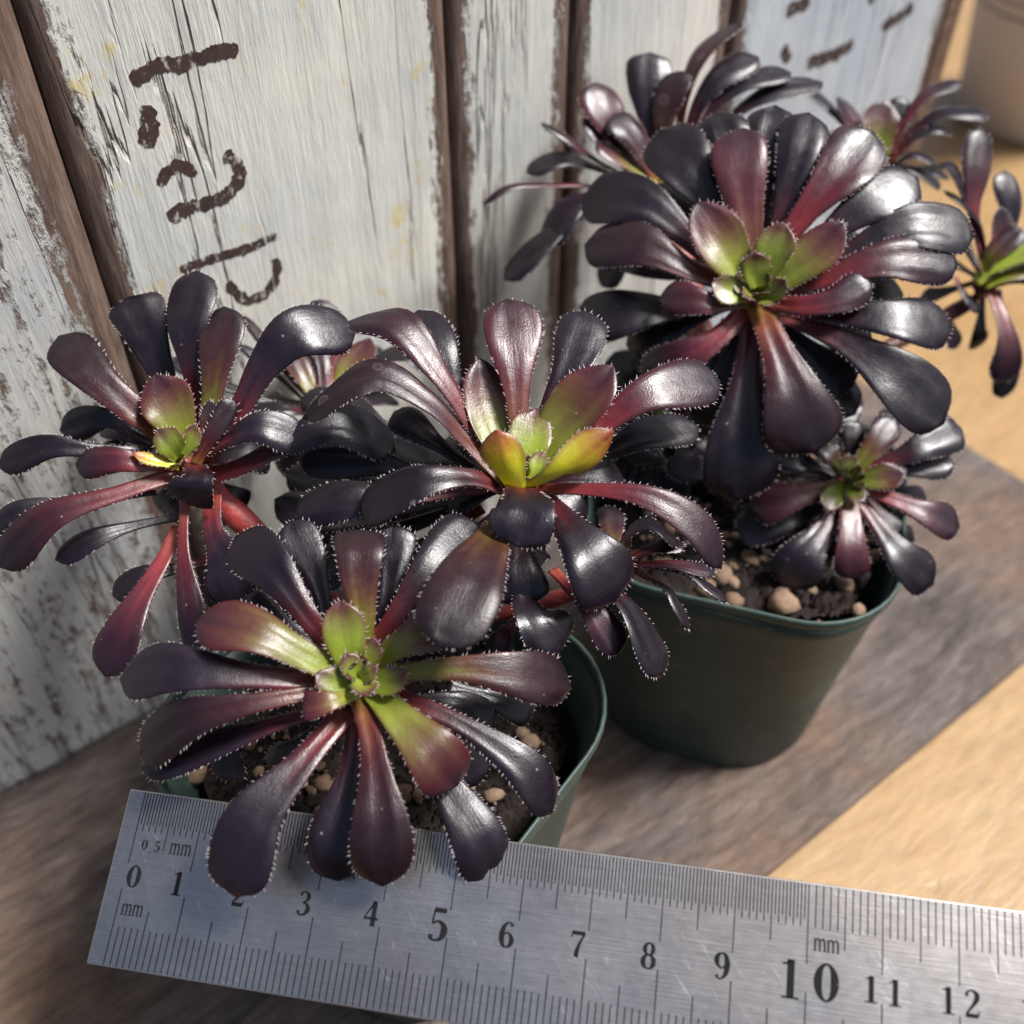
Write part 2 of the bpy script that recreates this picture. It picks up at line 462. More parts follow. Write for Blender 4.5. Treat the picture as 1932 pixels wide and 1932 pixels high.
# corner post at the right end, bare brown wood, and the crate's right side
M_POST = mat_old_wood('bare_brown_wood', (0.10, 0.05, 0.03), (0.26, 0.15, 0.09), (0.20, 0.11, 0.07), WANG, 0.6)
e0 = bounds[5] + 0.6
v, f = box_verts(W0 + WD * e0 - WN * 9 + np.array([0, 0, .2]), WD * 7.5, WN * 8.2, (0, 0, WALLH), 0.6)
mesh_obj('corner_post', v, f, M_POST, crate, smooth=False)
v, f = box_verts(W0 + WD * e0 - WN * 130 + np.array([0, 0, .2]), WD * 7.0, WN * 120, (0, 0, WALLH), 0.6)
mesh_obj('side_board', v, f, M_POST, crate, smooth=False)
# brown backing strip behind the joints
v, f = box_verts(W0 + WD * -148 - WN * 14 + np.array([0, 0, 6.0]), WD * (e0 + 146), WN * 5.5, (0, 0, WALLH - 14), 0.3)
mesh_obj('backing_board', v, f, M_POST, crate, smooth=False)

# stencilled strokes, broken edges, laid just proud of the plank
def stroke(points, hw, plank, seed, crop_f):
    rs = np.random.RandomState(seed)
    P = [wall_at(*crop_f(x, y)) for x, y in points]
    ppm = FPX / depth_of(P[0])
    hw = hw / (crop_f(1, 0)[0] - crop_f(0, 0)[0]) ** -1 / ppm
    pts = resample(P, max(14, int(sum(np.linalg.norm(np.subtract(P[i + 1], P[i])) for i in range(len(P) - 1)) / 0.35)))
    V, F = [], []
    nl = rs.uniform(-1, 1, len(pts)); nr = rs.uniform(-1, 1, len(pts))
    nl = np.convolve(np.pad(nl, 1, 'edge'), np.ones(3) / 3, 'valid'); nr = np.convolve(np.pad(nr, 1, 'edge'), np.ones(3) / 3, 'valid')
    for i, p in enumerate(pts):
        tg = unit(pts[min(i + 1, len(pts) - 1)] - pts[max(i - 1, 0)]); s = np.cross(WN, tg)
        endf = min(1.0, 0.55 + min(i, len(pts) - 1 - i) * 0.2)
        for q in (p + s * hw * endf * (1 + 0.5 * nl[i]), p - s * hw * endf * (1 + 0.5 * nr[i])): V.append(q + WN * (relief(along(q), q[2], planks.index(plank)) + 0.07))
        if i: F.append((2 * i - 2, 2 * i - 1, 2 * i + 1, 2 * i))
    mesh_obj('stencil_mark', V, F, M_STENCIL, plank, smooth=False)

def resample(P, n):
    """Catmull-Rom through the points, n samples by arc length"""
    P = [np.asarray(p, float) for p in P]
    if len(P) == 2:
        return [P[0] + (P[1] - P[0]) * i / (n - 1) for i in range(n)]
    Q = [2 * P[0] - P[1]] + P + [2 * P[-1] - P[-2]]
    D = []
    for i in range(1, len(Q) - 2):
        p0, p1, p2, p3 = Q[i - 1:i + 3]
        for k in range(24):
            t = k / 24
            D.append(0.5 * (2 * p1 + (p2 - p0) * t + (2 * p0 - 5 * p1 + 4 * p2 - p3) * t * t + (3 * p1 - p0 - 3 * p2 + p3) * t ** 3))
    D.append(P[-1]); D = np.array(D)
    L = np.concatenate([[0], np.cumsum(np.linalg.norm(np.diff(D, axis=0), axis=1))])
    s = np.linspace(0, L[-1], n)
    return [np.array([np.interp(x, L, D[:, c]) for c in range(3)]) for x in s]

for k, (pts, hw) in enumerate([([(497, 305), (600, 255), (700, 240), (800, 205), (905, 182)], 30), ([(562, 400), (565, 480), (574, 562)], 36),
                  ([(605, 705), (640, 650), (690, 630), (748, 662)], 23), ([(655, 845), (690, 800), (790, 770), (860, 740), (900, 690), (910, 640), (885, 605), (850, 582)], 29),
                  ([(685, 1027), (850, 970), (960, 935), (1050, 893)], 20), ([(865, 1070), (910, 1125), (970, 1135), (1030, 1090), (1050, 1030), (1042, 982)], 22)]):
    stroke(pts, hw, planks[1], 10 + k, CR5)
for k, (pts, hw) in enumerate([([(1170, 222), (1240, 200), (1330, 155)], 24), ([(1085, 170), (1110, 215)], 22), ([(1100, 42), (1180, 8)], 24), ([(1435, 95), (1490, 65), (1545, 25)], 22), ([(1385, 5), (1420, -40)], 24)]):
    stroke(pts, hw, planks[4], 30 + k, CR3)

# ------------------------------------------------------------------ pale flower pot beyond the crate
M_JAR = mat_flat('pale_clay', (0.70, 0.64, 0.59), 0.7, 0.12)
jc = np.array([258.0, 495.0, -3.0]); prof = [(0, 0.2), (36, 0.2), (38, 1.5), (43, 45), (46.2, 74), (46.2, 76), (47, 78), (53, 120), (56, 122), (56.5, 138), (54, 140), (51.5, 139), (50.5, 120), (40, 40), (0, 38)]
V, F = [], []
ns = 64
for r, z in prof:
    for k in range(ns):
        a = 2 * math.pi * k / ns; V.append(jc + np.array([r * math.cos(a), r * math.sin(a), z]))
for i in range(len(prof) - 1):
    for k in range(ns):
        F.append((i * ns + k, i * ns + (k + 1) % ns, (i + 1) * ns + (k + 1) % ns, (i + 1) * ns + k))
jar = empty('clay_flowerpot', jc)
tag(jar, 'pale clay flowerpot standing on the tabletop beyond the end of the crate', 'flowerpot')
mesh_obj('pot_wall', V, F, M_JAR, jar)
V, F = [], []
for bi, (zz, rr) in enumerate(((54, 44.15), (60, 44.8), (66, 45.5))):
    b = len(V)
    for k in range(ns):
        a = 2 * math.pi * k / ns
        for dz, dr in ((-0.7, 0.0), (0, 0.7), (0.7, 0.08)): V.append(jc + np.array([(rr + dr) * math.cos(a), (rr + dr) * math.sin(a), zz + dz]))
    for k in range(ns):
        k2 = (k + 1) % ns
        for q in range(2): F.append((b + k * 3 + q, b + k2 * 3 + q, b + k2 * 3 + q + 1, b + k * 3 + q + 1))
mesh_obj('ring_band', V, F, mat_flat('grey_band', (0.30, 0.28, 0.27), 0.7, 0.2), jar)

# ------------------------------------------------------------------ nursery pots, soil, pebbles
POTH = 65.0
def rsq(half, rad, n=10):
    """outline of a rounded square"""
    out = []
    for q in range(4):
        cx, cy = [(1, 1), (-1, 1), (-1, -1), (1, -1)][q]
        for k in range(n + 1):
            a = math.pi / 2 * (q + k / n)
            out.append((cx * (half - rad) + rad * math.cos(a), cy * (half - rad) + rad * math.sin(a)))
    return np.array(out)

def blob(seed, r, flat=0.75):
    """a pebble: noisy subdivided octahedron, 32 faces"""
    rs = np.random.RandomState(seed)
    V = [np.array(p, float) for p in ((1, 0, 0), (-1, 0, 0), (0, 1, 0), (0, -1, 0), (0, 0, 1), (0, 0, -1))]
    F = [(0, 2, 4), (2, 1, 4), (1, 3, 4), (3, 0, 4), (2, 0, 5), (1, 2, 5), (3, 1, 5), (0, 3, 5)]
    cache = {}; G = []
    def mid(a, b):
        k = (min(a, b), max(a, b))
        if k not in cache: cache[k] = len(V); V.append(unit(V[a] + V[b]))
        return cache[k]
    for a, b, c in F:
        ab, bc, ca = mid(a, b), mid(b, c), mid(c, a); G += [(a, ab, ca), (ab, b, bc), (ca, bc, c), (ab, bc, ca)]
    sx, sy = rs.uniform(0.75, 1.2, 2)
    return [v_ * np.array([sx, sy, flat]) * r * rs.uniform(0.8, 1.15) for v_ in V], G

PEB_MESH = []
for s in range(8):
    V, F = blob(s, 1.0)
    me = bpy.data.meshes.new('pebble'); me.from_pydata([tuple(p * MM) for p in V], [], F)
    me.polygons.foreach_set('use_smooth', [True] * len(me.polygons)); me.materials.append(M_PEB if s < 6 else M_PERL)
    PEB_MESH.append(me)

def make_pot(centre, rot, label, soil_label, soil_z, seed, pebbles_px, size=1.05):
    c = np.array([centre[0], centre[1], 0.0]); ca, sa = math.cos(rot), math.sin(rot)
    R = np.array([[ca, -sa, 0], [sa, ca, 0], [0, 0, 1]])
    root = empty('nursery_pot', c); tag(root, label, 'pot', 'green nursery pots')
    def loft(rings, close0, close1):
        V, F = [], []
        for half, rad, z in rings:
            for x, y in rsq(half * size, rad * size): V.append(c + R @ np.array([x, y, z]))
        m = len(rsq(10, 2))
        for i in range(len(rings) - 1):
            for k in range(m): F.append((i * m + k, i * m + (k + 1) % m, (i + 1) * m + (k + 1) % m, (i + 1) * m + k))
        if close0: F.append(tuple(range(m - 1, -1, -1)))
        if close1: F.append(tuple((len(rings) - 1) * m + k for k in range(m)))
        return V, F
    h = POTH
    V, F = loft([(24.2, 20, 0.25), (25.2, 20.5, 0.4), (25.7, 20.6, 1.6), (27.8, 20, h * 0.45), (29.9, 19, h - 9.2), (30.2, 19, h - 8.6), (31.0, 18.6, h - 2.3),
                 (30.3, 18.0, h - 2.2), (29.4, 18.2, h - 8.4), (28.9, 18.2, h - 9.3), (26.8, 19, h * 0.45), (24.6, 19.6, 2.6)], True, True)
    mesh_obj('pot_body', V, F, M_POT, root)
    V, F = loft([(31.0, 18.6, h - 2.5), (31.4, 18.8, h - 2.1), (31.5, 18.9, h - 1.1), (31.4, 18.8, h - 0.2), (31.1, 18.6, h), (30.8, 18.4, h - 0.2), (30.6, 18.2, h - 1.1), (30.25, 18.0, h - 2.35)], False, False)
    mesh_obj('pot_rim', V, F, M_POT, root)
    # soil
    rs = np.random.RandomState(seed)
    half = 27.6 * size; n = 64; V, F = [], []
    g = rs.normal(0, 1, (n + 1, n + 1)); 
    g2 = np.kron(rs.normal(0, 1, (10, 10)), np.ones((7, 7)))[:n + 1, :n + 1]
    zs = {}
    for i in range(n + 1):
        for j in range(n + 1):
            a, b = (i / n * 2 - 1), (j / n * 2 - 1)
            x = a * half * math.sqrt(1 - 0.36 * b * b); y = b * half * math.sqrt(1 - 0.36 * a * a)
            z = soil_z + 0.55 * g[i, j] + 0.5 * g2[i, j] + 1.5 * (1 - a * a) * (1 - b * b)
            V.append(c + R @ np.array([x, y, z]))
            if i < n and j < n: F.append((i * (n + 1) + j, (i + 1) * (n + 1) + j, (i + 1) * (n + 1) + j + 1, i * (n + 1) + j + 1))
    soil = mesh_obj('potting_soil', V, F, M_SOIL)
    tag(soil, soil_label, 'soil', kind='stuff')
    def drop(x, y, r, mesh):
        o = bpy.data.objects.new('pebble', mesh); COL.objects.link(o); o.parent = soil
        p = c + R @ np.array([x, y, 0]); p[2] = soil_z + 1.0 + r * 0.22
        o.location = p * MM; o.scale = (r, r, r); o.rotation_euler = (rs.uniform(-.5, .5), rs.uniform(-.5, .5), rs.uniform(0, 6.28))
    for (u, vv, r) in pebbles_px:
        p = R.T @ (on_plane(u, vv, (0, 0, soil_z + 1.5), (0, 0, 1)) - c)
        drop(p[0], p[1], r, PEB_MESH[rs.randint(6)])
    for k in range(130):
        x, y = rs.uniform(-22.5, 22.5, 2); drop(x, y, rs.choice([0.5, 0.8, 1.2, 1.7], p=[.35, .35, .2, .1]), PEB_MESH[rs.randint(8)])
    # crumbs: loose grit too fine to count
    V, F = [], []
    for k in range(2600):
        x, y = rs.uniform(-24, 24, 2); r = rs.uniform(0.2, 0.75); b = len(V)
        q = c + R @ np.array([x, y, soil_z + 1.1 + rs.uniform(-.3, .6)])
        for p in ((1, 0, -.5), (-.6, .8, -.5), (-.6, -.8, -.5), (0, 0, .9)): V.append(q + np.array(p) * r * rs.uniform(.6, 1.3, 3))
        F += [(b, b + 1, b + 3), (b + 1, b + 2, b + 3), (b + 2, b, b + 3), (b, b + 2, b + 1)]
    tag(mesh_obj('crumbs', V, F, M_SOIL, soil, smooth=False), kind='stuff')
    return root

P1 = on_plane(722, 1342, (0, 0, POTH), (0, 0, 1)); P2 = on_plane(1408, 925, (0, 0, POTH), (0, 0, 1))
make_pot(P1, math.radians(-36), 'dark green plastic pot with the ruler lying across its rim', 'dark gritty soil in the pot under the ruler', 51.0, 4,
         [(1085, 1290, 2.3), (880, 1480, 2.2), (610, 1480, 2.4), (930, 1500, 2.0), (370, 1460, 2.2), (540, 1440, 2.4), (760, 1500, 2.6), (850, 1430, 1.8), (1000, 1400, 2), (470, 1400, 2)], 1.08)
make_pot(P2, math.radians(-17), 'dark green plastic pot standing clear of the ruler', 'brown gritty soil with pumice in the pot clear of the ruler', 58.5, 5,
         [(1478, 1140, 3.4), (1592, 1098, 3.0), (1385, 1132, 2.2), (1415, 1052, 2.3), (1360, 1085, 2.5), (1455, 1178, 1.6), (1545, 1180, 1.3), (1650, 1050, 2.0), (1330, 1110, 2.0), (1500, 1020, 2.2), (1620, 1150, 1.6), (1530, 1110, 1.5)])

# ------------------------------------------------------------------ leaves
PROFILES = {   # half-width along the blade
    'S': ([0, .06, .2, .36, .48, .60, .71, .80, .88, .935, .965, .982, 1], [.36, .32, .31, .39, .53, .74, .92, 1.0, .96, .77, .52, .26, .02]),
    'W': ([0, .06, .2, .38, .52, .66, .80, .90, .95, .98, .995, 1], [.42, .40, .42, .52, .68, .87, .99, 1.0, .90, .66, .38, .10]),
    'O': ([0, .08, .25, .42, .58, .72, .83, .91, .96, .985, 1], [.52, .56, .72, .90, 1.0, .95, .77, .52, .29, .15, .03]),
    'L': ([0, .08, .25, .42, .58, .72, .83, .91, .96, .985, 1], [.42, .42, .50, .62, .80, .96, 1.0, .90, .64, .36, .06]),
    'T': ([0, .1, .3, .5, .65, .8, .92, 1], [.55, .5, .6, .9, 1.0, .85, .45, .03]),
}
CD = {  # colour stops along the blade (real pigment: green base, red middle, black-purple end; Y adds backlit glow)
    'D': [(0, (.34, .07, .05)), (.17, (.20, .026, .032)), (.36, (.055, .011, .020)), (.50, (.018, .008, .018)), (1, (.015, .0072, .017))],
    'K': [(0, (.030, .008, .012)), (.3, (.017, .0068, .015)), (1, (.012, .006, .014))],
    'B': [(0, (.36, .20, .03)), (.16, (.26, .06, .03)), (.36, (.085, .016, .024)), (.62, (.034, .010, .017)), (1, (.018, .008, .014))],
    'R': [(0, (.46, .11, .07)), (.28, (.30, .035, .045)), (.55, (.10, .015, .028)), (.8, (.034, .009, .021)), (1, (.018, .008, .017))],
    'G': [(0, (.36, .42, .04)), (.28, (.29, .33, .04)), (.46, (.22, .18, .04)), (.64, (.15, .060, .035)), (.82, (.085, .018, .026)), (1, (.035, .010, .020))],
    'g': [(0, (.42, .48, .05)), (.45, (.31, .40, .04)), (.70, (.23, .22, .045)), (.88, (.14, .055, .035)), (1, (.08, .015, .022))],
    'H': [(0, (.34, .34, .03)), (.25, (.25, .24, .03)), (.42, (.16, .07, .03)), (.6, (.06, .014, .02)), (1, (.016, .008, .013))],
    'Y': [(0, (.68, .74, .03)), (.5, (.62, .60, .03)), (.78, (.48, .24, .03)), (1, (.24, .03, .03))],  # bright yellow: glow of light through the leaf put into its colour
    'P': [(0, (.30, .20, .06)), (.25, (.24, .09, .06)), (.5, (.12, .030, .042)), (1, (.035, .011, .020))],
}
HAIRS = 0
def stops(tab, s):
    xs = [p for p, _ in tab]; return np.array([np.interp(s, xs, [c[i] for _, c in tab]) for i in range(3)])

def make_leaf(plant, path, A, W, shape, kind, roll=0.0, cup=0.12, thick=0.9, seed=0, hair=1.0, ref=None):
    rs = np.random.RandomState(seed)
    N, K = 32, 24
    pts = resample(path, N)
    A = unit(A)
    ch = pts[-1] - pts[0]
    r = (ref if ref is not None else ch) ; r = np.asarray(r) - A * np.dot(r, A)
    if np.linalg.norm(r) < 1e-3: r = np.array([1.0, 0, 0])
    side0 = unit(np.cross(A, r))
    L = sum(np.linalg.norm(pts[i + 1] - pts[i]) for i in range(N - 1))
    px, pw = PROFILES[shape]
    V, UV, CO = [], [], []
    centre, sides, nors, wid, tans = [], [], [], [], []
    warp = rs.uniform(-1, 1, 4)
    k1 = rs.uniform(0.7, 1.3); blunt = rs.uniform(0, 0.6); asym = rs.uniform(-.10, .10); neck = rs.uniform(0, .16); fold = rs.uniform(.03, .10); ph2 = rs.uniform(0, 6, 3); wv = rs.uniform(2, 6, 2)
    if shape in 'OT':
        cf = lambda s: max(cup, 0.22) * (1.25 - 0.5 * s); thick *= 0.6
    else:
        cf = lambda s: cup * (1.6 - 2.35 * s * k1)
        thick *= 0.64
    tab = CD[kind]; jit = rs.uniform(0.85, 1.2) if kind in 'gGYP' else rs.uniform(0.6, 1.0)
    for i, p in enumerate(pts):
        s = i / (N - 1)
        t = unit(pts[min(i + 1, N - 1)] - pts[max(i - 1, 0)])
        sd = unit(side0 - t * np.dot(side0, t)); n = np.cross(t, sd)
        a = math.radians(roll) + 0.10 * warp[0] * math.sin(3 * s + warp[1])
        sd, n = sd * math.cos(a) + n * math.sin(a), n * math.cos(a) - sd * math.sin(a)
        pv = float(np.interp(s, px, pw))
        if shape in 'SL' and s < .75: pv = pv + (1 - pv) * neck * (1 - s / .75)
        if shape == 'S' and s > 0.78: pv = pv + (max(pv, float(np.interp(s, *PROFILES['W']))) - pv) * blunt
        w = W * 0.5 * pv * (1 + 0.035 * math.sin(7 * s + 3 * warp[2]))
        th = thick * (0.75 + 0.25 * min(1, w / (W * 0.5))) * min(1.0, 0.25 + (1 - s) * 9)
        centre.append(p); sides.append(sd); nors.append(n); wid.append(w); tans.append(t)
        for k in range(K):
            ph = 2 * math.pi * k / K
            x = math.cos(ph); z = math.sin(ph)
            xx = math.copysign(abs(x) ** 0.85, x)
            cupz = cf(s) * w * (xx * xx - 0.35)
            rib = (-0.16 if z > 0 else 0.22) * math.exp(-(xx / 0.16) ** 2) * thick * (1 - s * .6)
            wav = -fold * w * math.exp(-abs(xx) / 0.30) + 0.035 * w * math.sin(xx * 7.5 + ph2[0] + 2.2 * s) * math.sin(5.5 * s + ph2[1]) + 0.07 * w * math.sin(9 * s + 4 * warp[3] + (2 if xx > 0 else 0)) * xx * xx
            V.append(p + sd * w * xx * (1 + (asym + 0.03 * math.sin(11 * s + wv[0])) * (1 if xx > 0 else -1)) + n * (math.copysign(abs(z) ** 1.25, z) * th * (1.0 if z > 0 else 0.85) + cupz + rib + wav))
            UV.append((s * L / 10.0, (xx * w) / 10.0 + 0.5))
            c = stops(tab, min(1, max(0, s + 0.04 * math.sin(5 * xx + warp[1] * 3) + 0.035 * math.sin(13 * xx + ph2[2]) + rs.uniform(-.03, .03)))) * jit
            m = abs(xx) ** 5
            mar = np.array([.12, .012, .02]) if kind in 'gGYHPB' else np.array([.05, .012, .018])
            if s > .12: c = c * (1 - 0.75 * m) + mar * 0.75 * m if np.sum(c) > np.sum(mar) * .6 else c
            if z < -0.2 and kind not in 'Y': c = c * 0.9 + np.array([.02, .002, .004])
            CO.append(c)
    F = []
    for i in range(N - 1):
        for k in range(K):
            F.append((i * K + k, i * K + (k + 1) % K, (i + 1) * K + (k + 1) % K, (i + 1) * K + k))
    F.append(tuple(range(K))[::-1]); F.append(tuple((N - 1) * K + k for k in range(K)))
    o = mesh_obj('leaf', V, F, M_LEAF, plant)
    me = o.data
    at = me.attributes.new('leafcol', 'FLOAT_COLOR', 'POINT')
    at.data.foreach_set('color', np.concatenate([np.array(CO), np.ones((len(CO), 1))], axis=1).astype(np.float32).ravel())
    uvl = me.uv_layers.new(name='UVMap')
    idx = np.zeros(len(me.loops), dtype=np.int32); me.loops.foreach_get('vertex_index', idx)
    uvl.data.foreach_set('uv', np.array(UV, dtype=np.float32)[idx].ravel())
    # fringe of short stiff hairs along both margins
    HV, HF = [], []
    sp = 0.68
    for sgn in (-1, 1):
        edge = [centre[i] + sides[i] * sgn * wid[i] * (1 + (asym + 0.03 * math.sin(11 * i / (N - 1) + wv[0])) * sgn) + nors[i] * cf(i / (N - 1)) * wid[i] * 0.65 for i in range(N)]
        acc = 0.0; nxt = rs.uniform(0, sp)
        for i in range(N - 1):
            s = i / (N - 1)
            seg = edge[i + 1] - edge[i]; l = np.linalg.norm(seg)
            while nxt <= acc + l and l > 1e-6:
                q = (nxt - acc) / l
                if s > 0.10 and rs.rand() > 0.16:
                    b = edge[i] + seg * q
                    d = unit(sides[i] * sgn * (1.0 if s < .93 else .55) + tans[i] * (0.5 + (0.9 if s > .9 else 0) + rs.uniform(-.5, .5)) + nors[i] * rs.uniform(-.25, .35))
                    ln = rs.uniform(0.15, 0.68) * hair * (0.65 + 0.5 * s); rd = 0.075
                    u_ = unit(np.cross(d, nors[i])); w_ = np.cross(d, u_); k0 = len(HV)
                    b = b - d * 0.18
                    for a in range(3):
                        an = 2.094 * a; HV.append(b + (u_ * math.cos(an) + w_ * math.sin(an)) * rd)
                    m_ = b + d * ln * .62
                    for a in range(3):
                        an = 2.094 * a; HV.append(m_ + (u_ * math.cos(an) + w_ * math.sin(an)) * rd * .9)
                    HV.append(b + d * (ln + .18) + tans[i] * 0.06)
                    for a in range(3):
                        a2 = (a + 1) % 3
                        HF.append((k0 + a, k0 + a2, k0 + 3 + a2, k0 + 3 + a)); HF.append((k0 + 3 + a, k0 + 3 + a2, k0 + 6))
                nxt += sp * rs.uniform(.35, 1.75)
            acc += l
    if HV:
        h = mesh_obj('hair_fringe', HV, HF, M_HAIR, o)
        h['kind'] = 'stuff'
    return o

def tube(plant, name, pts, radii, cols, seed=0):
    rs = np.random.RandomState(seed)
    n = max(12, 5 * len(pts)); P = resample(pts, n); K = 12
    V, F, CO = [], [], []
    up = np.array([0.3, 0.2, 0.9])
    for i, p in enumerate(P):
        s = i / (n - 1); t = unit(P[min(i + 1, n - 1)] - P[max(i - 1, 0)])
        a = unit(np.cross(t, up)); b = np.cross(t, a)
        r = float(np.interp(s, np.linspace(0, 1, len(radii)), radii)) * (1 + 0.06 * rs.uniform(-1, 1) + 0.05 * math.sin(i * 2.1))
        for k in range(K):
            an = 2 * math.pi * k / K; V.append(p + (a * math.cos(an) + b * math.sin(an)) * r)
            CO.append([np.interp(s, np.linspace(0, 1, len(cols)), [c[j] for c in cols]) for j in range(3)])
    for i in range(n - 1):
        for k in range(K): F.append((i * K + k, i * K + (k + 1) % K, (i + 1) * K + (k + 1) % K, (i + 1) * K + k))
    F.append(tuple(range(K))[::-1]); F.append(tuple((n - 1) * K + k for k in range(K)))
    o = mesh_obj(name, V, F, M_STEM, plant)
    at = o.data.attributes.new('leafcol', 'FLOAT_COLOR', 'POINT')
    at.data.foreach_set('color', np.concatenate([np.array(CO), np.ones((len(CO), 1))], axis=1).astype(np.float32).ravel())
    return o

SEED = [100]
def rosette(plant, cr, centre, depth, A, leaves, N=None, core=6, core_r=5.0, core_kind='g', hair=1.0, core_lift=2.5, fill=0, fill_r=300, fill_w=1.0, fill_y=1.0):
    """centre, leaf points: picture positions; depth (mm) says how far the head stands from the lens.
       leaf = (kind, shape, width, [(x, y, towards_camera_mm), ...] from base to tip, roll, cup)"""
    u0, v0 = cr(*centre)
    C = at_depth(u0, v0, depth); A = unit(A)
    todcam = unit(CAM - C)
    N = unit(A + todcam * 0.6) if N is None else unit(N)
    k = cr(1, 0)[0] - cr(0, 0)[0]
    for lf in leaves:
        kind, shape, w, pp = lf[:4]
        roll = lf[4] if len(lf) > 4 else 0.0; cup = lf[5] if len(lf) > 5 else 0.12
        path = []
        for (x, y, h) in pp:
            uu, vv = cr(x, y); P = on_plane(uu, vv, C, N)
            rd = unit(CAM - P); path.append(P + rd * h)
        W = w * k * depth_of(path[-1]) / FPX
        SEED[0] += 1
        ref = path[-1] - C
        if len(lf) > 6:
            make_leaf(plant, path, A, W, shape, kind, roll, cup, thick=min(1.0, 0.45 + W * 0.05), seed=SEED[0], hair=hair, ref=np.array(lf[6], float)); continue
        make_leaf(plant, path, A, W, shape, kind, roll, cup, thick=min(1.0, 0.45 + W * 0.05), seed=SEED[0], hair=hair, ref=(path[-1] - path[0]) if np.dot(unit(path[-1] - path[0]), A) < .85 else ref)
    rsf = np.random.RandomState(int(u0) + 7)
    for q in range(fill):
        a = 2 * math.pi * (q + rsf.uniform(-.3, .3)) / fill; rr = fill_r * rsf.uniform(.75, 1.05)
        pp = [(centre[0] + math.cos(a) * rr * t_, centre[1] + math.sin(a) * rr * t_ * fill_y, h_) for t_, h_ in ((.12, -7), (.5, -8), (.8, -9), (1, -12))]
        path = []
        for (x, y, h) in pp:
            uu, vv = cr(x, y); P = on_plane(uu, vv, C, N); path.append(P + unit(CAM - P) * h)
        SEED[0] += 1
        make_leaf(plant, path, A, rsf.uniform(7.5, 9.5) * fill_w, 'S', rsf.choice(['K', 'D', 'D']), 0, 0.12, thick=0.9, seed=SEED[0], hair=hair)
    # growing tip: small pointed leaves in a spiral
    t1 = unit(np.cross(A, [0.3, 1, 0.1])); t2 = np.cross(A, t1)
    for i in range(core):
        a = i * 2.39996; q = 1 - i / max(1, core)
        rr = core_r * (0.35 + 0.65 * q)
        d = t1 * math.cos(a) + t2 * math.sin(a)
        SEED[0] += 1
        CC = C + A * core_lift
        path = [CC - A * 3.0 + d * 0.4, CC + A * (0.3 + 0.3 * (1 - q)) + d * rr * 0.62, CC + A * (0.9 + 2.0 * (1 - q)) + d * rr * (1.0 if q > .3 else .8)]
        make_leaf(plant, path, A, rr * 0.95, 'T', core_kind, 0, 0.32, thick=0.42, seed=SEED[0], hair=0.7 * hair, ref=d)
    return C, A

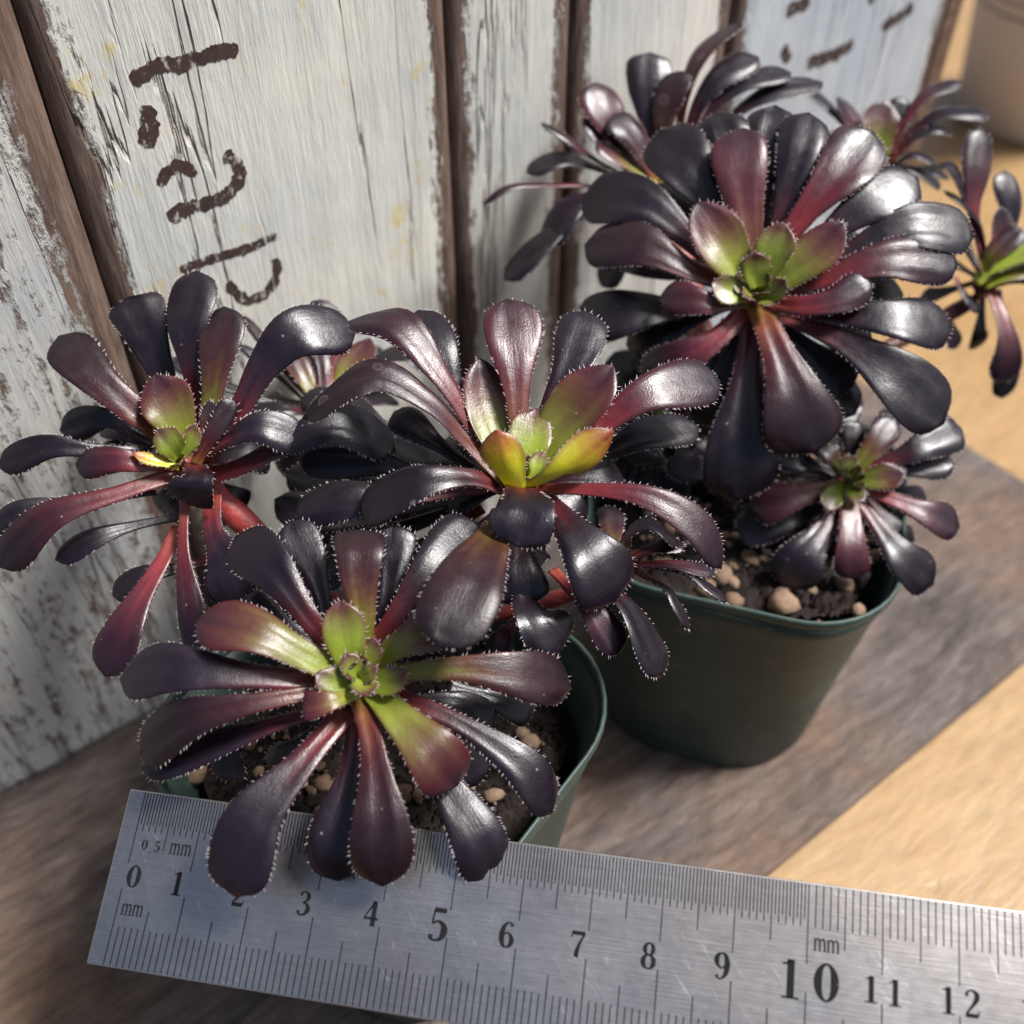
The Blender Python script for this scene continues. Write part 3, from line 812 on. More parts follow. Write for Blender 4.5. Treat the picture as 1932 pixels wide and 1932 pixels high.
# ------------------------------------------------------------------ plant in the pot under the ruler
plant_a = empty('succulent_plant', (P1[0], P1[1], 52))
tag(plant_a, 'dark purple rosette succulent whose leaves hang over the steel ruler', 'succulent', 'potted rosette succulents')
R1 = [  # front head (crop 4 positions)
 # lower, mostly hidden leaves first
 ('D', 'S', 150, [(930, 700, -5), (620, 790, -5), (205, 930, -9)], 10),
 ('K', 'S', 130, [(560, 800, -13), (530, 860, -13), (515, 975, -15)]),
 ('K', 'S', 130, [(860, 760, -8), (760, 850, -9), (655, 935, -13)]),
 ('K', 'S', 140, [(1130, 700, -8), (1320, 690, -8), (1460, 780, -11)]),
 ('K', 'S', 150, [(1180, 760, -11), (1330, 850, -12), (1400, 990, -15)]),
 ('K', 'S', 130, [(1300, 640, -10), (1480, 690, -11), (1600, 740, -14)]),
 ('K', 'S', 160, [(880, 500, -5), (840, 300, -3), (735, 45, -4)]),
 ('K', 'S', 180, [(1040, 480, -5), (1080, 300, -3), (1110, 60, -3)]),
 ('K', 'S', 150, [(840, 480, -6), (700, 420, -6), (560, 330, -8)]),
 # main whorl
 ('D', 'S', 205, [(900, 520, -3), (800, 390, 0), (680, 220, 0), (540, 100, -4)], -8),
 ('H', 'W', 190, [(985, 520, -1), (985, 370, 2), (970, 170, 4), (968, 78, 0)], 0),
 ('D', 'S', 235, [(1040, 500, -2), (1130, 360, 1), (1250, 200, 2), (1410, 60, -2)], 8),
 ('G', 'L', 175, [(1040, 560, 0), (1130, 490, 2), (1300, 400, 2)], 0),
 ('G', 'L', 205, [(930, 600, 0), (800, 540, 3), (620, 450, 5), (400, 400, 2)], 14, 0.2),
 ('D', 'S', 205, [(920, 620, -2), (640, 605, 1), (330, 570, 1), (125, 610, -5)], 6),
 ('B', 'S', 180, [(900, 650, -1), (640, 690, 1), (380, 760, 0), (195, 880, -7)], -4),
 ('D', 'S', 255, [(940, 720, -3), (770, 920, 0), (600, 1140, 1), (535, 1385, -2)], 0),
 ('D', 'S', 200, [(975, 720, -4), (940, 980, -3), (895, 1180, -3), (905, 1330, -6)], 0),
 ('B', 'S', 240, [(985, 660, -1), (1030, 860, 2), (1065, 1130, 3), (1062, 1350, -1)], 0),
 ('D', 'S', 160, [(1060, 650, -3), (1330, 770, -1), (1560, 930, -1), (1665, 1090, -5)], -6),
 ('D', 'S', 215, [(1090, 720, -5), (1260, 960, -4), (1400, 1170, -3), (1450, 1345, -7)], 0),
 ('G', 'L', 225, [(1030, 650, 0), (1140, 770, 3), (1240, 880, 4), (1330, 990, 0)], 0),
 ('H', 'S', 190, [(1040, 600, 0), (1300, 580, 2), (1550, 600, 1), (1735, 640, -5)], 4),
 # inner cup
 ('g', 'O', 165, [(950, 580, 1), (935, 480, 4), (910, 330, 6)], 0, 0.2),
 ('G', 'W', 115, [(970, 660, 1), (880, 690, 4), (775, 705, 3)], 10, 0.1),
 ('g', 'O', 105, [(960, 620, 1), (890, 625, 3), (822, 590, 4)], 0, 0.25),
 ('g', 'O', 105, [(1000, 620, 1), (1080, 620, 3), (1152, 580, 4)], 0, 0.25),
 ('g', 'O', 100, [(985, 600, 1), (1010, 535, 3), (1036, 465, 4.5)], 0, 0.25),
 ('g', 'O', 85, [(985, 610, 2), (958, 570, 4), (928, 518, 5)], 0, 0.3),
 ('g', 'O', 100, [(985, 590, 2), (1000, 635, 4.5), (1012, 672, 6)], 0, 0.3),
 ('g', 'O', 70, [(985, 605, 3), (1012, 590, 5), (1044, 570, 6)], 0, 0.3),
]
C1, A1 = rosette(plant_a, CR4, (985, 600), 150, (0.06, -0.42, 0.90), R1, core=6, core_r=3.0, core_lift=3.0)

R3 = [  # middle head (crop 2 positions)
 ('K', 'S', 190, [(760, 930, -14), (400, 990, -16), (180, 990, -16), (15, 930, -17)], 0),
 ('K', 'S', 190, [(800, 960, -16), (520, 1060, -18), (330, 1150, -18), (150, 1290, -20)], 0),
 ('D', 'S', 180, [(860, 960, -14), (700, 1080, -16), (600, 1180, -18), (470, 1290, -20)], 0),
 ('K', 'S', 170, [(800, 900, -16), (640, 780, -18), (480, 700, -20)], 0),
 ('K', 'S', 200, [(820, 980, -20), (500, 900, -22), (250, 860, -23), (60, 820, -24)], 0),
 ('D', 'S', 190, [(820, 1000, -22), (480, 1010, -24), (250, 1060, -25), (60, 1120, -26)], 0),
 ('K', 'S', 190, [(700, 820, -22), (420, 640, -22), (300, 560, -23), (120, 520, -24)], 0),
 ('K', 'S', 150, [(820, 810, -6), (660, 690, -5), (500, 575, -6)]),
 ('K', 'S', 160, [(860, 850, -10), (600, 830, -12), (400, 780, -12), (115, 775, -14)], -20),
 ('D', 'S', 190, [(880, 880, -6), (600, 920, -6), (350, 930, -4), (95, 980, -6)], 0),
 ('K', 'S', 170, [(1080, 830, -8), (1350, 740, -10), (1520, 660, -8), (1745, 640, -12)], 0),
 ('D', 'S', 185, [(930, 790, -4), (760, 520, 0), (680, 330, 2), (600, 160, 0)], 0),
 ('R', 'S', 185, [(950, 820, -2), (830, 640, 2), (690, 420, 6), (520, 215, 8), (320, 205, 4)], 4),
 ('B', 'S', 210, [(960, 850, -1), (800, 690, 2), (640, 530, 6), (400, 420, 8), (130, 600, 4)], 2),
 ('P', 'S', 240, [(1010, 760, 0), (1000, 560, 4), (985, 330, 6), (960, 115, 5)], 0),
 ('D', 'S', 215, [(1060, 790, -2), (1140, 560, 2), (1220, 380, 4), (1290, 165, 2)], 0),
 ('R', 'S', 215, [(1090, 830, 0), (1340, 640, 3), (1560, 490, 5), (1830, 450, 0)], 12),
 ('R', 'S', 160, [(1060, 890, -2), (1290, 890, 2), (1540, 920, 4), (1740, 1040, 2), (1835, 1215, -2)], 8),
 ('D', 'S', 230, [(960, 890, -2), (800, 840, 2), (600, 860, 4), (360, 970, -1)], 4),
 ('H', 'S', 345, [(1000, 900, -2), (930, 1060, 7), (820, 1250, 15), (690, 1535, 17)], -4),
 ('D', 'S', 310, [(1060, 900, -3), (1200, 1030, 2), (1310, 1170, 4), (1400, 1350, 0)], 0),
 ('D', 'L', 280, [(1020, 880, 3), (1035, 915, 8), (1045, 980, 11), (1000, 1125, 10)], 0),
 ('D', 'S', 215, [(1010, 1020, -8), (1020, 1140, -4), (1030, 1250, -3), (1050, 1365, -5)], 0),
 # inner cup
 ('G', 'O', 205, [(960, 780, 1), (900, 590, 2), (850, 355, 4)], 6),
 ('G', 'O', 240, [(1070, 810, 1), (1190, 620, 5), (1300, 500, 8), (1395, 385, 9)], -2),
 ('g', 'O', 185, [(1030, 830, 2), (1050, 720, 4), (1085, 560, 4)], 0),
 ('g', 'T', 80, [(1060, 850, 4), (1080, 800, 5), (1100, 735, 5)], 0),
 ('Y', 'O', 190, [(1000, 885, 4), (965, 800, 8), (915, 648, 12)], 0, 0.2, (-0.35, -1, 0)),
 ('Y', 'O', 180, [(1030, 888, 3), (1190, 800, 7), (1398, 650, 9)], 0, 0.2, (0.35, -0.9, 0)),
]
C3, A3 = rosette(plant_a, CR2, (1030, 855), 163, (0.03, -0.30, 0.95), R3, core=4, core_r=3.5, fill=7, fill_r=420, fill_y=.8)

R4 = [  # left head (crop 1 positions)
 ('K', 'S', 130, [(740, 1120, -4), (400, 1180, -2), (100, 1230, 0), (-60, 1330, -2)], -14),
 ('K', 'S', 120, [(900, 1240, -6), (640, 1290, -4), (450, 1350, -2), (262, 1455, -3)], -14),
 ('D', 'S', 150, [(1000, 1460, -6), (820, 1500, -4), (690, 1530, -2), (535, 1625, -3)], 0),
 ('R', 'S', 230, [(860, 1300, -4), (740, 1520, -1), (600, 1760, 2), (500, 2010, 0)], 0),
 ('R', 'S', 150, [(880, 1150, -1), (870, 1400, 1), (900, 1680, 2), (930, 1920, 0)], 0),
 ('D', 'S', 260, [(1010, 1160, -2), (1020, 1320, 0), (1080, 1460, 1), (1160, 1660, -1)], 0),
 ('K', 'S', 170, [(730, 900, -6), (620, 850, -4), (500, 780, -2), (285, 840, -4)], -14),
 ('K', 'S', 160, [(700, 950, -2), (430, 930, 2), (210, 920, 3), (-10, 1010, 0)], -14),
 ('K', 'W', 270, [(800, 720, -5), (760, 560, -2), (690, 380, 1), (610, 205, 1)], 0),
 ('D', 'S', 240, [(950, 830, -3), (910, 560, 2), (890, 320, 5), (935, 80, 4)], 0),
 ('B', 'L', 240, [(800, 880, -1), (640, 750, 3), (450, 590, 5), (280, 390, 3)], 8),
 ('H', 'L', 215, [(980, 880, 1), (1000, 720, 3), (1030, 480, 6), (1065, 250, 5)], 0),
 ('D', 'S', 260, [(960, 970, -2), (1120, 780, 2), (1260, 520, 6), (1420, 370, 8), (1690, 370, 3)], 22),
 ('D', 'S', 240, [(960, 1060, -6), (1150, 1010, -1), (1400, 880, 3), (1620, 800, 3), (1880, 940, -2)], 0),
 ('D', 'S', 205, [(940, 980, -1), (1080, 880, 3), (1240, 820, 5), (1445, 890, 2)], 8),
 ('R', 'L', 160, [(830, 1000, 0), (680, 990, 3), (540, 980, 4), (360, 1000, 2)], -12),
 ('R', 'S', 210, [(870, 1040, -1), (600, 1130, 2), (250, 1250, 4), (0, 1490, 0)], -14),
 ('D', 'W', 240, [(920, 1000, 1), (940, 1040, 4), (930, 1090, 5), (890, 1190, 2)], -6),
 ('Y', 'T', 70, [(850, 1015, 2), (740, 985, 4), (625, 945, 5)], 10),
 ('G', 'O', 250, [(860, 920, 1), (825, 760, 4), (735, 572, 6)], 6, 0.2),
 ('B', 'T', 70, [(960, 880, 2), (980, 800, 3), (1015, 690, 4)], 30),
 ('B', 'L', 110, [(930, 1000, 2), (1010, 860, 5), (1110, 695, 6)], 40),
 ('g', 'T', 100, [(880, 960, 3), (910, 890, 5), (925, 810, 6)], 0),
 ('g', 'O', 150, [(850, 970, 2), (810, 910, 5), (750, 835, 6)], 0, 0.25),
]
C4, A4 = rosette(plant_a, CR1, (860, 985), 172, (-0.08, -0.40, 0.91), R4, core=4, core_r=3.5, fill=6, fill_r=480, fill_y=.7)

R5 = [  # small head behind (crop 1 positions)
 ('B', 'L', 60, [(1510, 740, 0), (1330, 520, 2), (1150, 290, 3)], 0),
 ('D', 'S', 60, [(1490, 740, -2), (1300, 560, 0), (1140, 430, 2)], 0),
 ('K', 'S', 110, [(1450, 760, -4), (1100, 640, 0), (800, 495, 2)], 0),
 ('H', 'L', 150, [(1520, 720, 0), (1440, 560, 3), (1350, 400, 4)], 0),
 ('R', 'L', 140, [(1560, 710, 0), (1600, 540, 2), (1610, 380, 4), (1480, 225, 7)], 0),
 ('G', 'O', 170, [(1590, 710, 0), (1670, 560, 3), (1760, 400, 4)], 0),
 ('D', 'S', 160, [(1600, 720, -2), (1740, 560, 0), (1900, 470, 1), (2040, 560, -1)], 0),
 ('D', 'S', 150, [(1500, 760, -2), (1350, 740, 2), (1180, 760, 0)], 0),
 ('B', 'L', 100, [(1530, 720, 1), (1530, 560, 3), (1500, 430, 4)], 0),
 ('K', 'S', 150, [(1560, 760, -3), (1620, 860, 0), (1640, 1000, -2)], 0),
 ('K', 'S', 150, [(1500, 770, -3), (1440, 900, 0), (1350, 1040, -3)], 0),
]
C5, A5 = rosette(plant_a, CR1, (1540, 730), 198, (0.05, -0.02, 1.0), R5, core=3, core_r=3.0, fill=8, fill_r=400, fill_w=.9, fill_y=.9)

R10 = [  # small head low on the right, partly hidden (crop 2 positions)
 ('K', 'S', 230, [(1060, 1230, -2), (1030, 1330, 2), (1080, 1430, 4), (1180, 1550, 1)], 0),
 ('R', 'S', 150, [(1150, 1220, -2), (1230, 1310, 2), (1320, 1400, 3), (1415, 1565, 0)], 10),
 ('D', 'S', 200, [(1250, 1180, -1), (1380, 1300, 3), (1480, 1420, 4), (1590, 1655, 0)], -14),
 ('K', 'S', 160, [(1120, 1150, -3), (1080, 1160, 0), (1000, 1180, 0)], 0),
 ('R', 'S', 120, [(1020, 1400, -6), (960, 1480, -5), (920, 1570, -6)], 0),
 ('D', 'S', 150, [(1400, 1180, -2), (1440, 1100, 2), (1540, 1030, 4), (1660, 1120, 3)], -20),
 ('B', 'L', 110, [(1440, 1190, 0), (1540, 1140, 2), (1680, 1110, 2)], -20),
 ('R', 'S', 90, [(1430, 1200, 0), (1600, 1195, 2), (1810, 1220, 0)], -10),
 ('D', 'S', 85, [(1450, 1210, -1), (1600, 1290, 2), (1650, 1360, 2), (1705, 1460, 0)], -20),
 ('K', 'S', 80, [(1480, 1200, -2), (1680, 1230, 1), (1780, 1290, 1), (1860, 1350, 0)], -20),
 ('H', 'L', 120, [(1420, 1180, -3), (1395, 1080, -5), (1390, 960, -8)], 0),
]
C10, A10 = rosette(plant_a, CR2, (1420, 1190), 168, (0.25, -0.12, 0.95), R10, core=3, core_r=3.0)

BROWN = (.085, .045, .028); RED = (.42, .055, .05); DRED = (.16, .025, .025); TAN = (.16, .10, .07)
ga = np.array([P1[0] - 3, P1[1] + 6, 48.0]); fork = ga + np.array([0, 8, 22.0])
tube(plant_a, 'trunk', [ga, ga + np.array([1, 3, 12.0]), fork], [3.4, 3.0, 2.8], [BROWN, TAN, DRED], 1)
def branch(plant, p0, C, A, cols, r=(2.2, 1.9, 2.3), bend=(0, 0, 0)):
    mid = (np.asarray(p0) + C) * 0.5 - A * 3 + np.array(bend, float)
    tube(plant, 'branch', [p0, mid, C - A * 6, C - A * 1.0], list(r), cols, int(C[0] * 10) % 999)
branch(plant_a, fork, C1, A1, [DRED, RED, RED], bend=(0, 4, -4))
branch(plant_a, fork, C3, A3, [DRED, DRED, RED])
branch(plant_a, fork + np.array([0, 0, -4.0]), C4, A4, [DRED, RED, RED], r=(2.6, 2.3, 2.6))
branch(plant_a, fork + np.array([0, 0, -8.0]), C5, A5, [BROWN, DRED, RED], r=(1.6, 1.4, 1.5))
branch(plant_a, fork + np.array([0, 0, -6.0]), C10, A10, [BROWN, DRED, RED], r=(1.6, 1.4, 1.5))

# ------------------------------------------------------------------ plant in the other pot
plant_b = empty('succulent_plant', (P2[0], P2[1], 60))
tag(plant_b, 'wide dark rosette succulent with smaller heads, clear of the ruler', 'succulent', 'potted rosette succulents')
R2 = [  # big head (crop 3 positions)
 ('D', 'S', 190, [(960, 1030, -5), (720, 1080, -5), (540, 1100, -3), (355, 1140, -6)], 0),
 ('D', 'S', 200, [(990, 900, -5), (1010, 640, -3), (1040, 470, -2), (1060, 370, -4)], 0),
 ('K', 'S', 190, [(950, 900, -6), (900, 640, -4), (880, 480, -2), (850, 395, -4)], 0),
 ('K', 'S', 150, [(1060, 1130, -6), (1180, 1230, -5), (1330, 1360, -7)], 0),
 ('K', 'S', 150, [(900, 1130, -8), (820, 1300, -8), (800, 1420, -10)], 0),
 ('D', 'S', 205, [(930, 960, -3), (800, 880, -1), (600, 720, 1), (378, 700, -4)], -6),
 ('D', 'S', 225, [(960, 930, -3), (860, 740, 0), (760, 590, 1), (650, 460, -3)], -6),
 ('D', 'S', 190, [(1030, 920, -3), (1090, 720, 0), (1140, 540, 1), (1175, 395, -2)], 0),
 ('R', 'S', 225, [(1040, 940, -1), (1140, 780, 2), (1270, 620, 3), (1400, 460, -1)], 6),
 ('D', 'S', 205, [(1060, 960, -3), (1220, 840, 0), (1390, 710, 1), (1560, 625, -3)], 6),
 ('D', 'S', 205, [(1080, 1010, -3), (1300, 910, 0), (1540, 800, 1), (1755, 830, -4)], 6),
 ('R', 'S', 195, [(1060, 1030, -1), (1240, 980, 2), (1470, 910, 3), (1700, 930, -2)], 6),
 ('D', 'S', 200, [(1080, 1080, -3), (1270, 1100, 0), (1490, 1120, 1), (1680, 1150, -5)], 0),
 ('D', 'S', 235, [(1050, 1090, -3), (1270, 1190, 0), (1480, 1330, 1), (1650, 1490, -4)], 0),
 ('B', 'S', 290, [(1010, 1070, -1), (1060, 1210, 2), (1140, 1400, 3), (1200, 1590, -1)], 0),
 ('D', 'S', 265, [(990, 1080, -3), (960, 1300, -2), (925, 1560, -1), (920, 1760, -5)], 0),
 ('R', 'S', 180, [(970, 1070, -2), (860, 1180, 0), (740, 1260, 0), (590, 1340, -4)], -8),
 ('B', 'S', 195, [(940, 1010, -1), (780, 960, 2), (590, 870, 3), (388, 860, -1)], 0),
 ('P', 'L', 200, [(980, 950, 0), (965, 780, 3), (945, 600, 5), (945, 450, 3)], 0),
 ('R', 'L', 125, [(1040, 1060, 0), (1150, 1075, 3), (1270, 1050, 4), (1395, 990, 3)], 8),
 ('P', 'L', 120, [(960, 1060, 0), (860, 1070, 3), (770, 1060, 4), (655, 1040, 2)], -8),
 ('G', 'O', 190, [(960, 1000, 1), (880, 860, 4), (785, 710, 5)], 0, 0.2),
 ('G', 'O', 155, [(1040, 1010, 1), (1170, 910, 4), (1300, 780, 5)], 0, 0.2),
 ('g', 'O', 130, [(1010, 990, 2), (1050, 880, 5), (1087, 780, 6)], 0, 0.2),
 ('g', 'O', 110, [(995, 1010, 3), (985, 950, 5), (982, 885, 7)], 0, 0.2),
 ('g', 'O', 105, [(960, 1040, 2), (895, 1020, 4), (835, 990, 5)], 0, 0.25),
 ('g', 'O', 80, [(1020, 1050, 2), (1060, 1030, 4), (1097, 985, 6)], 0, 0.25),
]
C2, A2 = rosette(plant_b, CR3, (1000, 1030), 193, (-0.12, -0.52, 0.85), R2, core=8, core_r=5.5, fill=13, fill_r=520)
R6 = [  # small lower head (crop 8 positions)
 ('K', 'S', 190, [(1060, 420, -4), (900, 500, -2), (690, 510, -4)], 0),
 ('K', 'S', 170, [(1120, 290, -3), (980, 240, -1), (840, 180, -2)], 0),
 ('D', 'S', 120, [(1230, 310, -3), (1450, 270, -2), (1630, 245, -3)], 0),
 ('K', 'S', 140, [(1180, 260, -3), (1190, 160, -1), (1190, 60, -1)], 0),
 ('D', 'S', 190, [(1230, 300, -1), (1380, 230, 1), (1500, 170, 2), (1665, 100, -1)], 0),
 ('R', 'S', 165, [(1220, 340, 0), (1380, 410, 2), (1520, 470, 2), (1655, 520, -2)], 0),
 ('D', 'S', 210, [(1210, 380, -1), (1310, 530, 1), (1410, 650, 2), (1540, 770, -2)], 0),
 ('P', 'L', 165, [(1180, 360, 0), (1185, 480, 2), (1195, 620, 3), (1200, 745, 0)], 0),
 ('D', 'S', 215, [(1140, 380, -1), (1070, 520, 1), (980, 650, 2), (890, 770, -2)], 0),
 ('P', 'S', 190, [(1130, 340, 0), (1030, 370, 2), (900, 390, 2), (755, 430, -1)], 0),
 ('H', 'L', 140, [(1200, 290, 0), (1290, 170, 2), (1380, 60, 1)], 0),
 ('H', 'L', 130, [(1150, 280, 0), (1100, 210, 2), (1040, 140, 1)], 0),
 ('G', 'O', 120, [(1200, 320, 1), (1310, 310, 3), (1425, 290, 4)], 0),
 ('g', 'O', 105, [(1160, 340, 1), (1110, 390, 3), (1085, 455, 4)], 0),
 ('g', 'O', 90, [(1180, 340, 1), (1205, 370, 3), (1240, 410, 4)], 0),
 ('g', 'O', 95, [(1175, 310, 1), (1170, 265, 3), (1165, 205, 4)], 0),
]
C6, A6 = rosette(plant_b, CR8, (1175, 325), 205, (0.12, -0.50, 0.85), R6, core=5, core_r=3.2, fill=7, fill_r=380, fill_w=.7)
R7 = [  # upper back head (crop 3 positions)
 ('K', 'S', 110, [(560, 650, -2), (430, 590, 2), (310, 560, 6), (185, 608, 6)], 0),
 ('K', 'S', 120, [(560, 720, -2), (340, 780, 4), (220, 870, 8), (105, 985, 8)], 0),
 ('D', 'S', 150, [(580, 680, -1), (420, 690, 3), (330, 740, 6), (250, 860, 5)], 0),
 ('R', 'S', 45, [(580, 660, 0), (300, 652, 5), (130, 660, 9), (28, 722, 9)], 0),
 ('R', 'S', 50, [(590, 640, 0), (440, 570, 3), (330, 490, 6), (235, 432, 6)], 0),
 ('D', 'W', 165, [(650, 600, -2), (630, 430, 0), (615, 300, 1), (620, 185, 0)], 0),
 ('P', 'L', 170, [(630, 620, 0), (530, 500, 2), (470, 400, 4), (425, 290, 3)], 0),
 ('D', 'S', 120, [(740, 590, -1), (780, 400, 1), (870, 270, 2), (1000, 200, 0)], 10),
 ('D', 'S', 110, [(760, 590, -1), (830, 400, 1), (950, 290, 2), (1115, 255, 0)], 10),
 ('D', 'S', 110, [(790, 590, -2), (900, 420, 0), (1050, 320, 1), (1228, 290, -1)], 10),
 ('R', 'S', 120, [(710, 590, 0), (740, 350, 2), (800, 190, 3), (940, 78, 2)], -20),
 ('H', 'L', 120, [(680, 600, 1), (670, 430, 3), (690, 330, 4), (740, 250, 4)], -10),
 ('B', 'L', 150, [(650, 640, 2), (600, 540, 5), (550, 460, 6), (490, 400, 5)], 0),
 ('G', 'L', 120, [(640, 640, 3), (560, 590, 5), (500, 550, 6), (430, 500, 6)], 0),
 ('R', 'L', 80, [(620, 640, 1), (500, 560, 3), (440, 490, 4), (390, 410, 4)], 0),
 ('K', 'S', 120, [(620, 740, -5), (520, 900, -3), (450, 1010, -5)], 0),
]
C7, A7 = rosette(plant_b, CR3, (680, 650), 222, (-0.10, -0.06, 1.0), R7, core=2, core_r=3, fill=7, fill_r=230, fill_w=.75, fill_y=.6, N=(0.05, -0.75, 0.65))
R8 = [  # back right head (crop 3 positions)
 ('D', 'S', 90, [(1380, 540, -2), (1270, 400, 0), (1130, 275, 0)], 0),
 ('R', 'O', 120, [(1410, 550, 0), (1340, 450, 2), (1275, 340, 2)], 0),
 ('G', 'O', 130, [(1430, 560, 1), (1430, 450, 3), (1445, 350, 3)], 0),
 ('D', 'L', 90, [(1440, 550, -1), (1480, 440, 0), (1495, 340, 0)], 0),
 ('R', 'S', 70, [(1450, 550, 0), (1520, 420, 2), (1590, 330, 2), (1710, 283, 0)], 0),
 ('D', 'S', 100, [(1460, 560, -1), (1560, 450, 1), (1660, 400, 2), (1805, 400, 0)], 0),
 ('D', 'S', 90, [(1460, 570, 0), (1540, 490, 2), (1610, 450, 2), (1670, 465, 0)], 0),
 ('K', 'S', 80, [(1460, 590, 0), (1540, 545, 2), (1620, 570, 0)], 0),
 ('K', 'S', 100, [(1460, 600, 0), (1540, 600, 1), (1640, 650, -1)], 0),
 ('K', 'S', 110, [(1440, 600, -2), (1500, 680, 0), (1580, 760, -1)], 0),
 ('D', 'S', 90, [(1380, 580, -2), (1290, 520, 0), (1200, 480, 0)], 0),
]
C8, A8 = rosette(plant_b, CR3, (1430, 575), 238, (0.10, -0.05, 1.0), R8, core=3, core_r=3.2, fill=8, fill_r=230, fill_w=.7, fill_y=.7, N=(0.0, -0.75, 0.65))
R9 = [  # far right head (crop 3 positions)
 ('D', 'S', 60, [(1690, 975, -2), (1720, 1035, 0), (1775, 1095, 0)], 0),
 ('D', 'S', 90, [(1620, 1080, -4), (1670, 1140, -2), (1690, 1225, -3)], 0),
 ('D', 'S', 130, [(1790, 940, -2), (1740, 740, 1), (1680, 590, 3), (1580, 600, 1)], 10),
 ('R', 'S', 125, [(1800, 930, 0), (1755, 740, 2), (1770, 590, 3), (1785, 450, 2)], 0),
 ('D', 'S', 80, [(1800, 930, -1), (1780, 800, 2), (1720, 720, 3), (1650, 670, 2)], 20),
 ('D', 'S', 110, [(1850, 920, -2), (1890, 780, 0), (1880, 680, 1), (1865, 600, 0)], 0),
 ('R', 'O', 90, [(1830, 930, 0), (1850, 830, 2), (1850, 725, 3)], 0),
 ('g', 'L', 120, [(1760, 990, 1), (1860, 920, 3), (2040, 830, 4)], 0),
 ('G', 'L', 110, [(1790, 1000, 1), (1900, 960, 3), (2060, 930, 2)], 0),
 ('B', 'S', 90, [(1800, 1010, 0), (1920, 985, 2), (2060, 1010, 1)], 0),
 ('K', 'S', 130, [(1830, 1020, -2), (1870, 1180, -1), (1870, 1300, -1), (1855, 1400, -3)], 0),
 ('R', 'S', 140, [(1810, 1010, 0), (1850, 1100, 3), (1880, 1220, 4), (1865, 1345, 1)], 0),
 ('H', 'L', 100, [(1780, 960, 1), (1830, 880, 3), (1920, 800, 3)], 0),
]
C9, A9 = rosette(plant_b, CR3, (1790, 985), 225, (0.15, -0.08, 0.98), R9, core=3, core_r=3.2, fill=7, fill_r=240, fill_w=.7, N=(0.0, -0.75, 0.65))
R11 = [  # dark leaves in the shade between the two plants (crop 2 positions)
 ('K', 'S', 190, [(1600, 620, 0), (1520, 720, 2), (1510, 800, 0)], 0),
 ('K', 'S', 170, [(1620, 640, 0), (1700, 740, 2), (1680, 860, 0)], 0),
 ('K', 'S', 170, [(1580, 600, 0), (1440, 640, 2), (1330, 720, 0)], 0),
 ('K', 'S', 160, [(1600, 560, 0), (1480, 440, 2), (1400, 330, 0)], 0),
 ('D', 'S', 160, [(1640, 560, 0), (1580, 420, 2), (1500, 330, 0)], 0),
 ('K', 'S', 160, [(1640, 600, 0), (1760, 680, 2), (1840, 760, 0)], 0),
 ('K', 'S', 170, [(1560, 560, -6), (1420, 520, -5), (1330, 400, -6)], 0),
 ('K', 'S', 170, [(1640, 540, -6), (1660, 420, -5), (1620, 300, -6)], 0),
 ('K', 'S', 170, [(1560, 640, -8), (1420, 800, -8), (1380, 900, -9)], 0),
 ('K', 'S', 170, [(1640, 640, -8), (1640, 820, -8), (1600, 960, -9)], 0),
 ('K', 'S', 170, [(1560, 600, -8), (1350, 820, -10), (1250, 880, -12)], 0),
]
C11, A11 = rosette(plant_b, CR2, (1610, 600), 215, (-0.2, -0.3, 0.93), R11, core=2, core_r=3, fill=10, fill_r=330)

gb = np.array([P2[0] - 2, P2[1] + 4, 56.0]); fb = gb + np.array([-2, 8, 22.0])
tube(plant_b, 'trunk', [gb, gb + np.array([-1, 3, 12.0]), fb], [3.8, 3.3, 3.0], [BROWN, TAN, BROWN], 2)
branch(plant_b, fb, C2, A2, [TAN, DRED, RED], r=(2.8, 2.5, 3.0))
branch(plant_b, gb + np.array([4, 0, 6.0]), C6, A6, [BROWN, DRED, DRED], r=(1.8, 1.6, 1.8))
branch(plant_b, fb + np.array([0, 0, -3.0]), C7, A7, [BROWN, (.5, .16, .13), (.55, .16, .13)], r=(2.2, 2.6, 2.8))
branch(plant_b, fb + np.array([0, 0, -5.0]), C8, A8, [BROWN, DRED, RED], r=(2.0, 1.8, 1.8))
branch(plant_b, fb + np.array([0, 0, -8.0]), C9, A9, [BROWN, BROWN, DRED], r=(1.8, 1.6, 1.8))
branch(plant_b, gb + np.array([-4, 0, 6.0]), C11, A11, [BROWN, BROWN, DRED], r=(1.6, 1.4, 1.6))

# ------------------------------------------------------------------ steel ruler, 25 mm wide, numbered in centimetres
RO = np.array([-60.05, 59.12, 62.61]); RX = unit((0.98525, -0.16615, 0.04103)); RY0 = -np.array([-0.13351, -0.89620, -0.42309])
RY = unit(RY0 - RX * np.dot(RY0, RX)); RZ = np.cross(RX, RY)
from mathutils import Matrix
ruler = empty('steel_ruler', RO)
ruler.matrix_basis = Matrix(((RX[0], RY[0], RZ[0], RO[0] * MM), (RX[1], RY[1], RZ[1], RO[1] * MM), (RX[2], RY[2], RZ[2], RO[2] * MM), (0, 0, 0, 1)))
tag(ruler, 'scratched steel ruler with etched centimetre numbers lying across a pot', 'ruler')
RW = 25.12; RL0, RL1 = -2.64, 160.0
def rchild(name, V, F, mat, smooth=False):
    o = mesh_obj(name, V, F, mat, None, smooth); o.parent = ruler
    return o
V, F = box_verts((RL0, 0, -0.9), (RL1 - RL0, 0, 0), (0, RW, 0), (0, 0, 0.9), 0.18)
rchild('blade', V, F, M_STEEL)
V, F = [], []
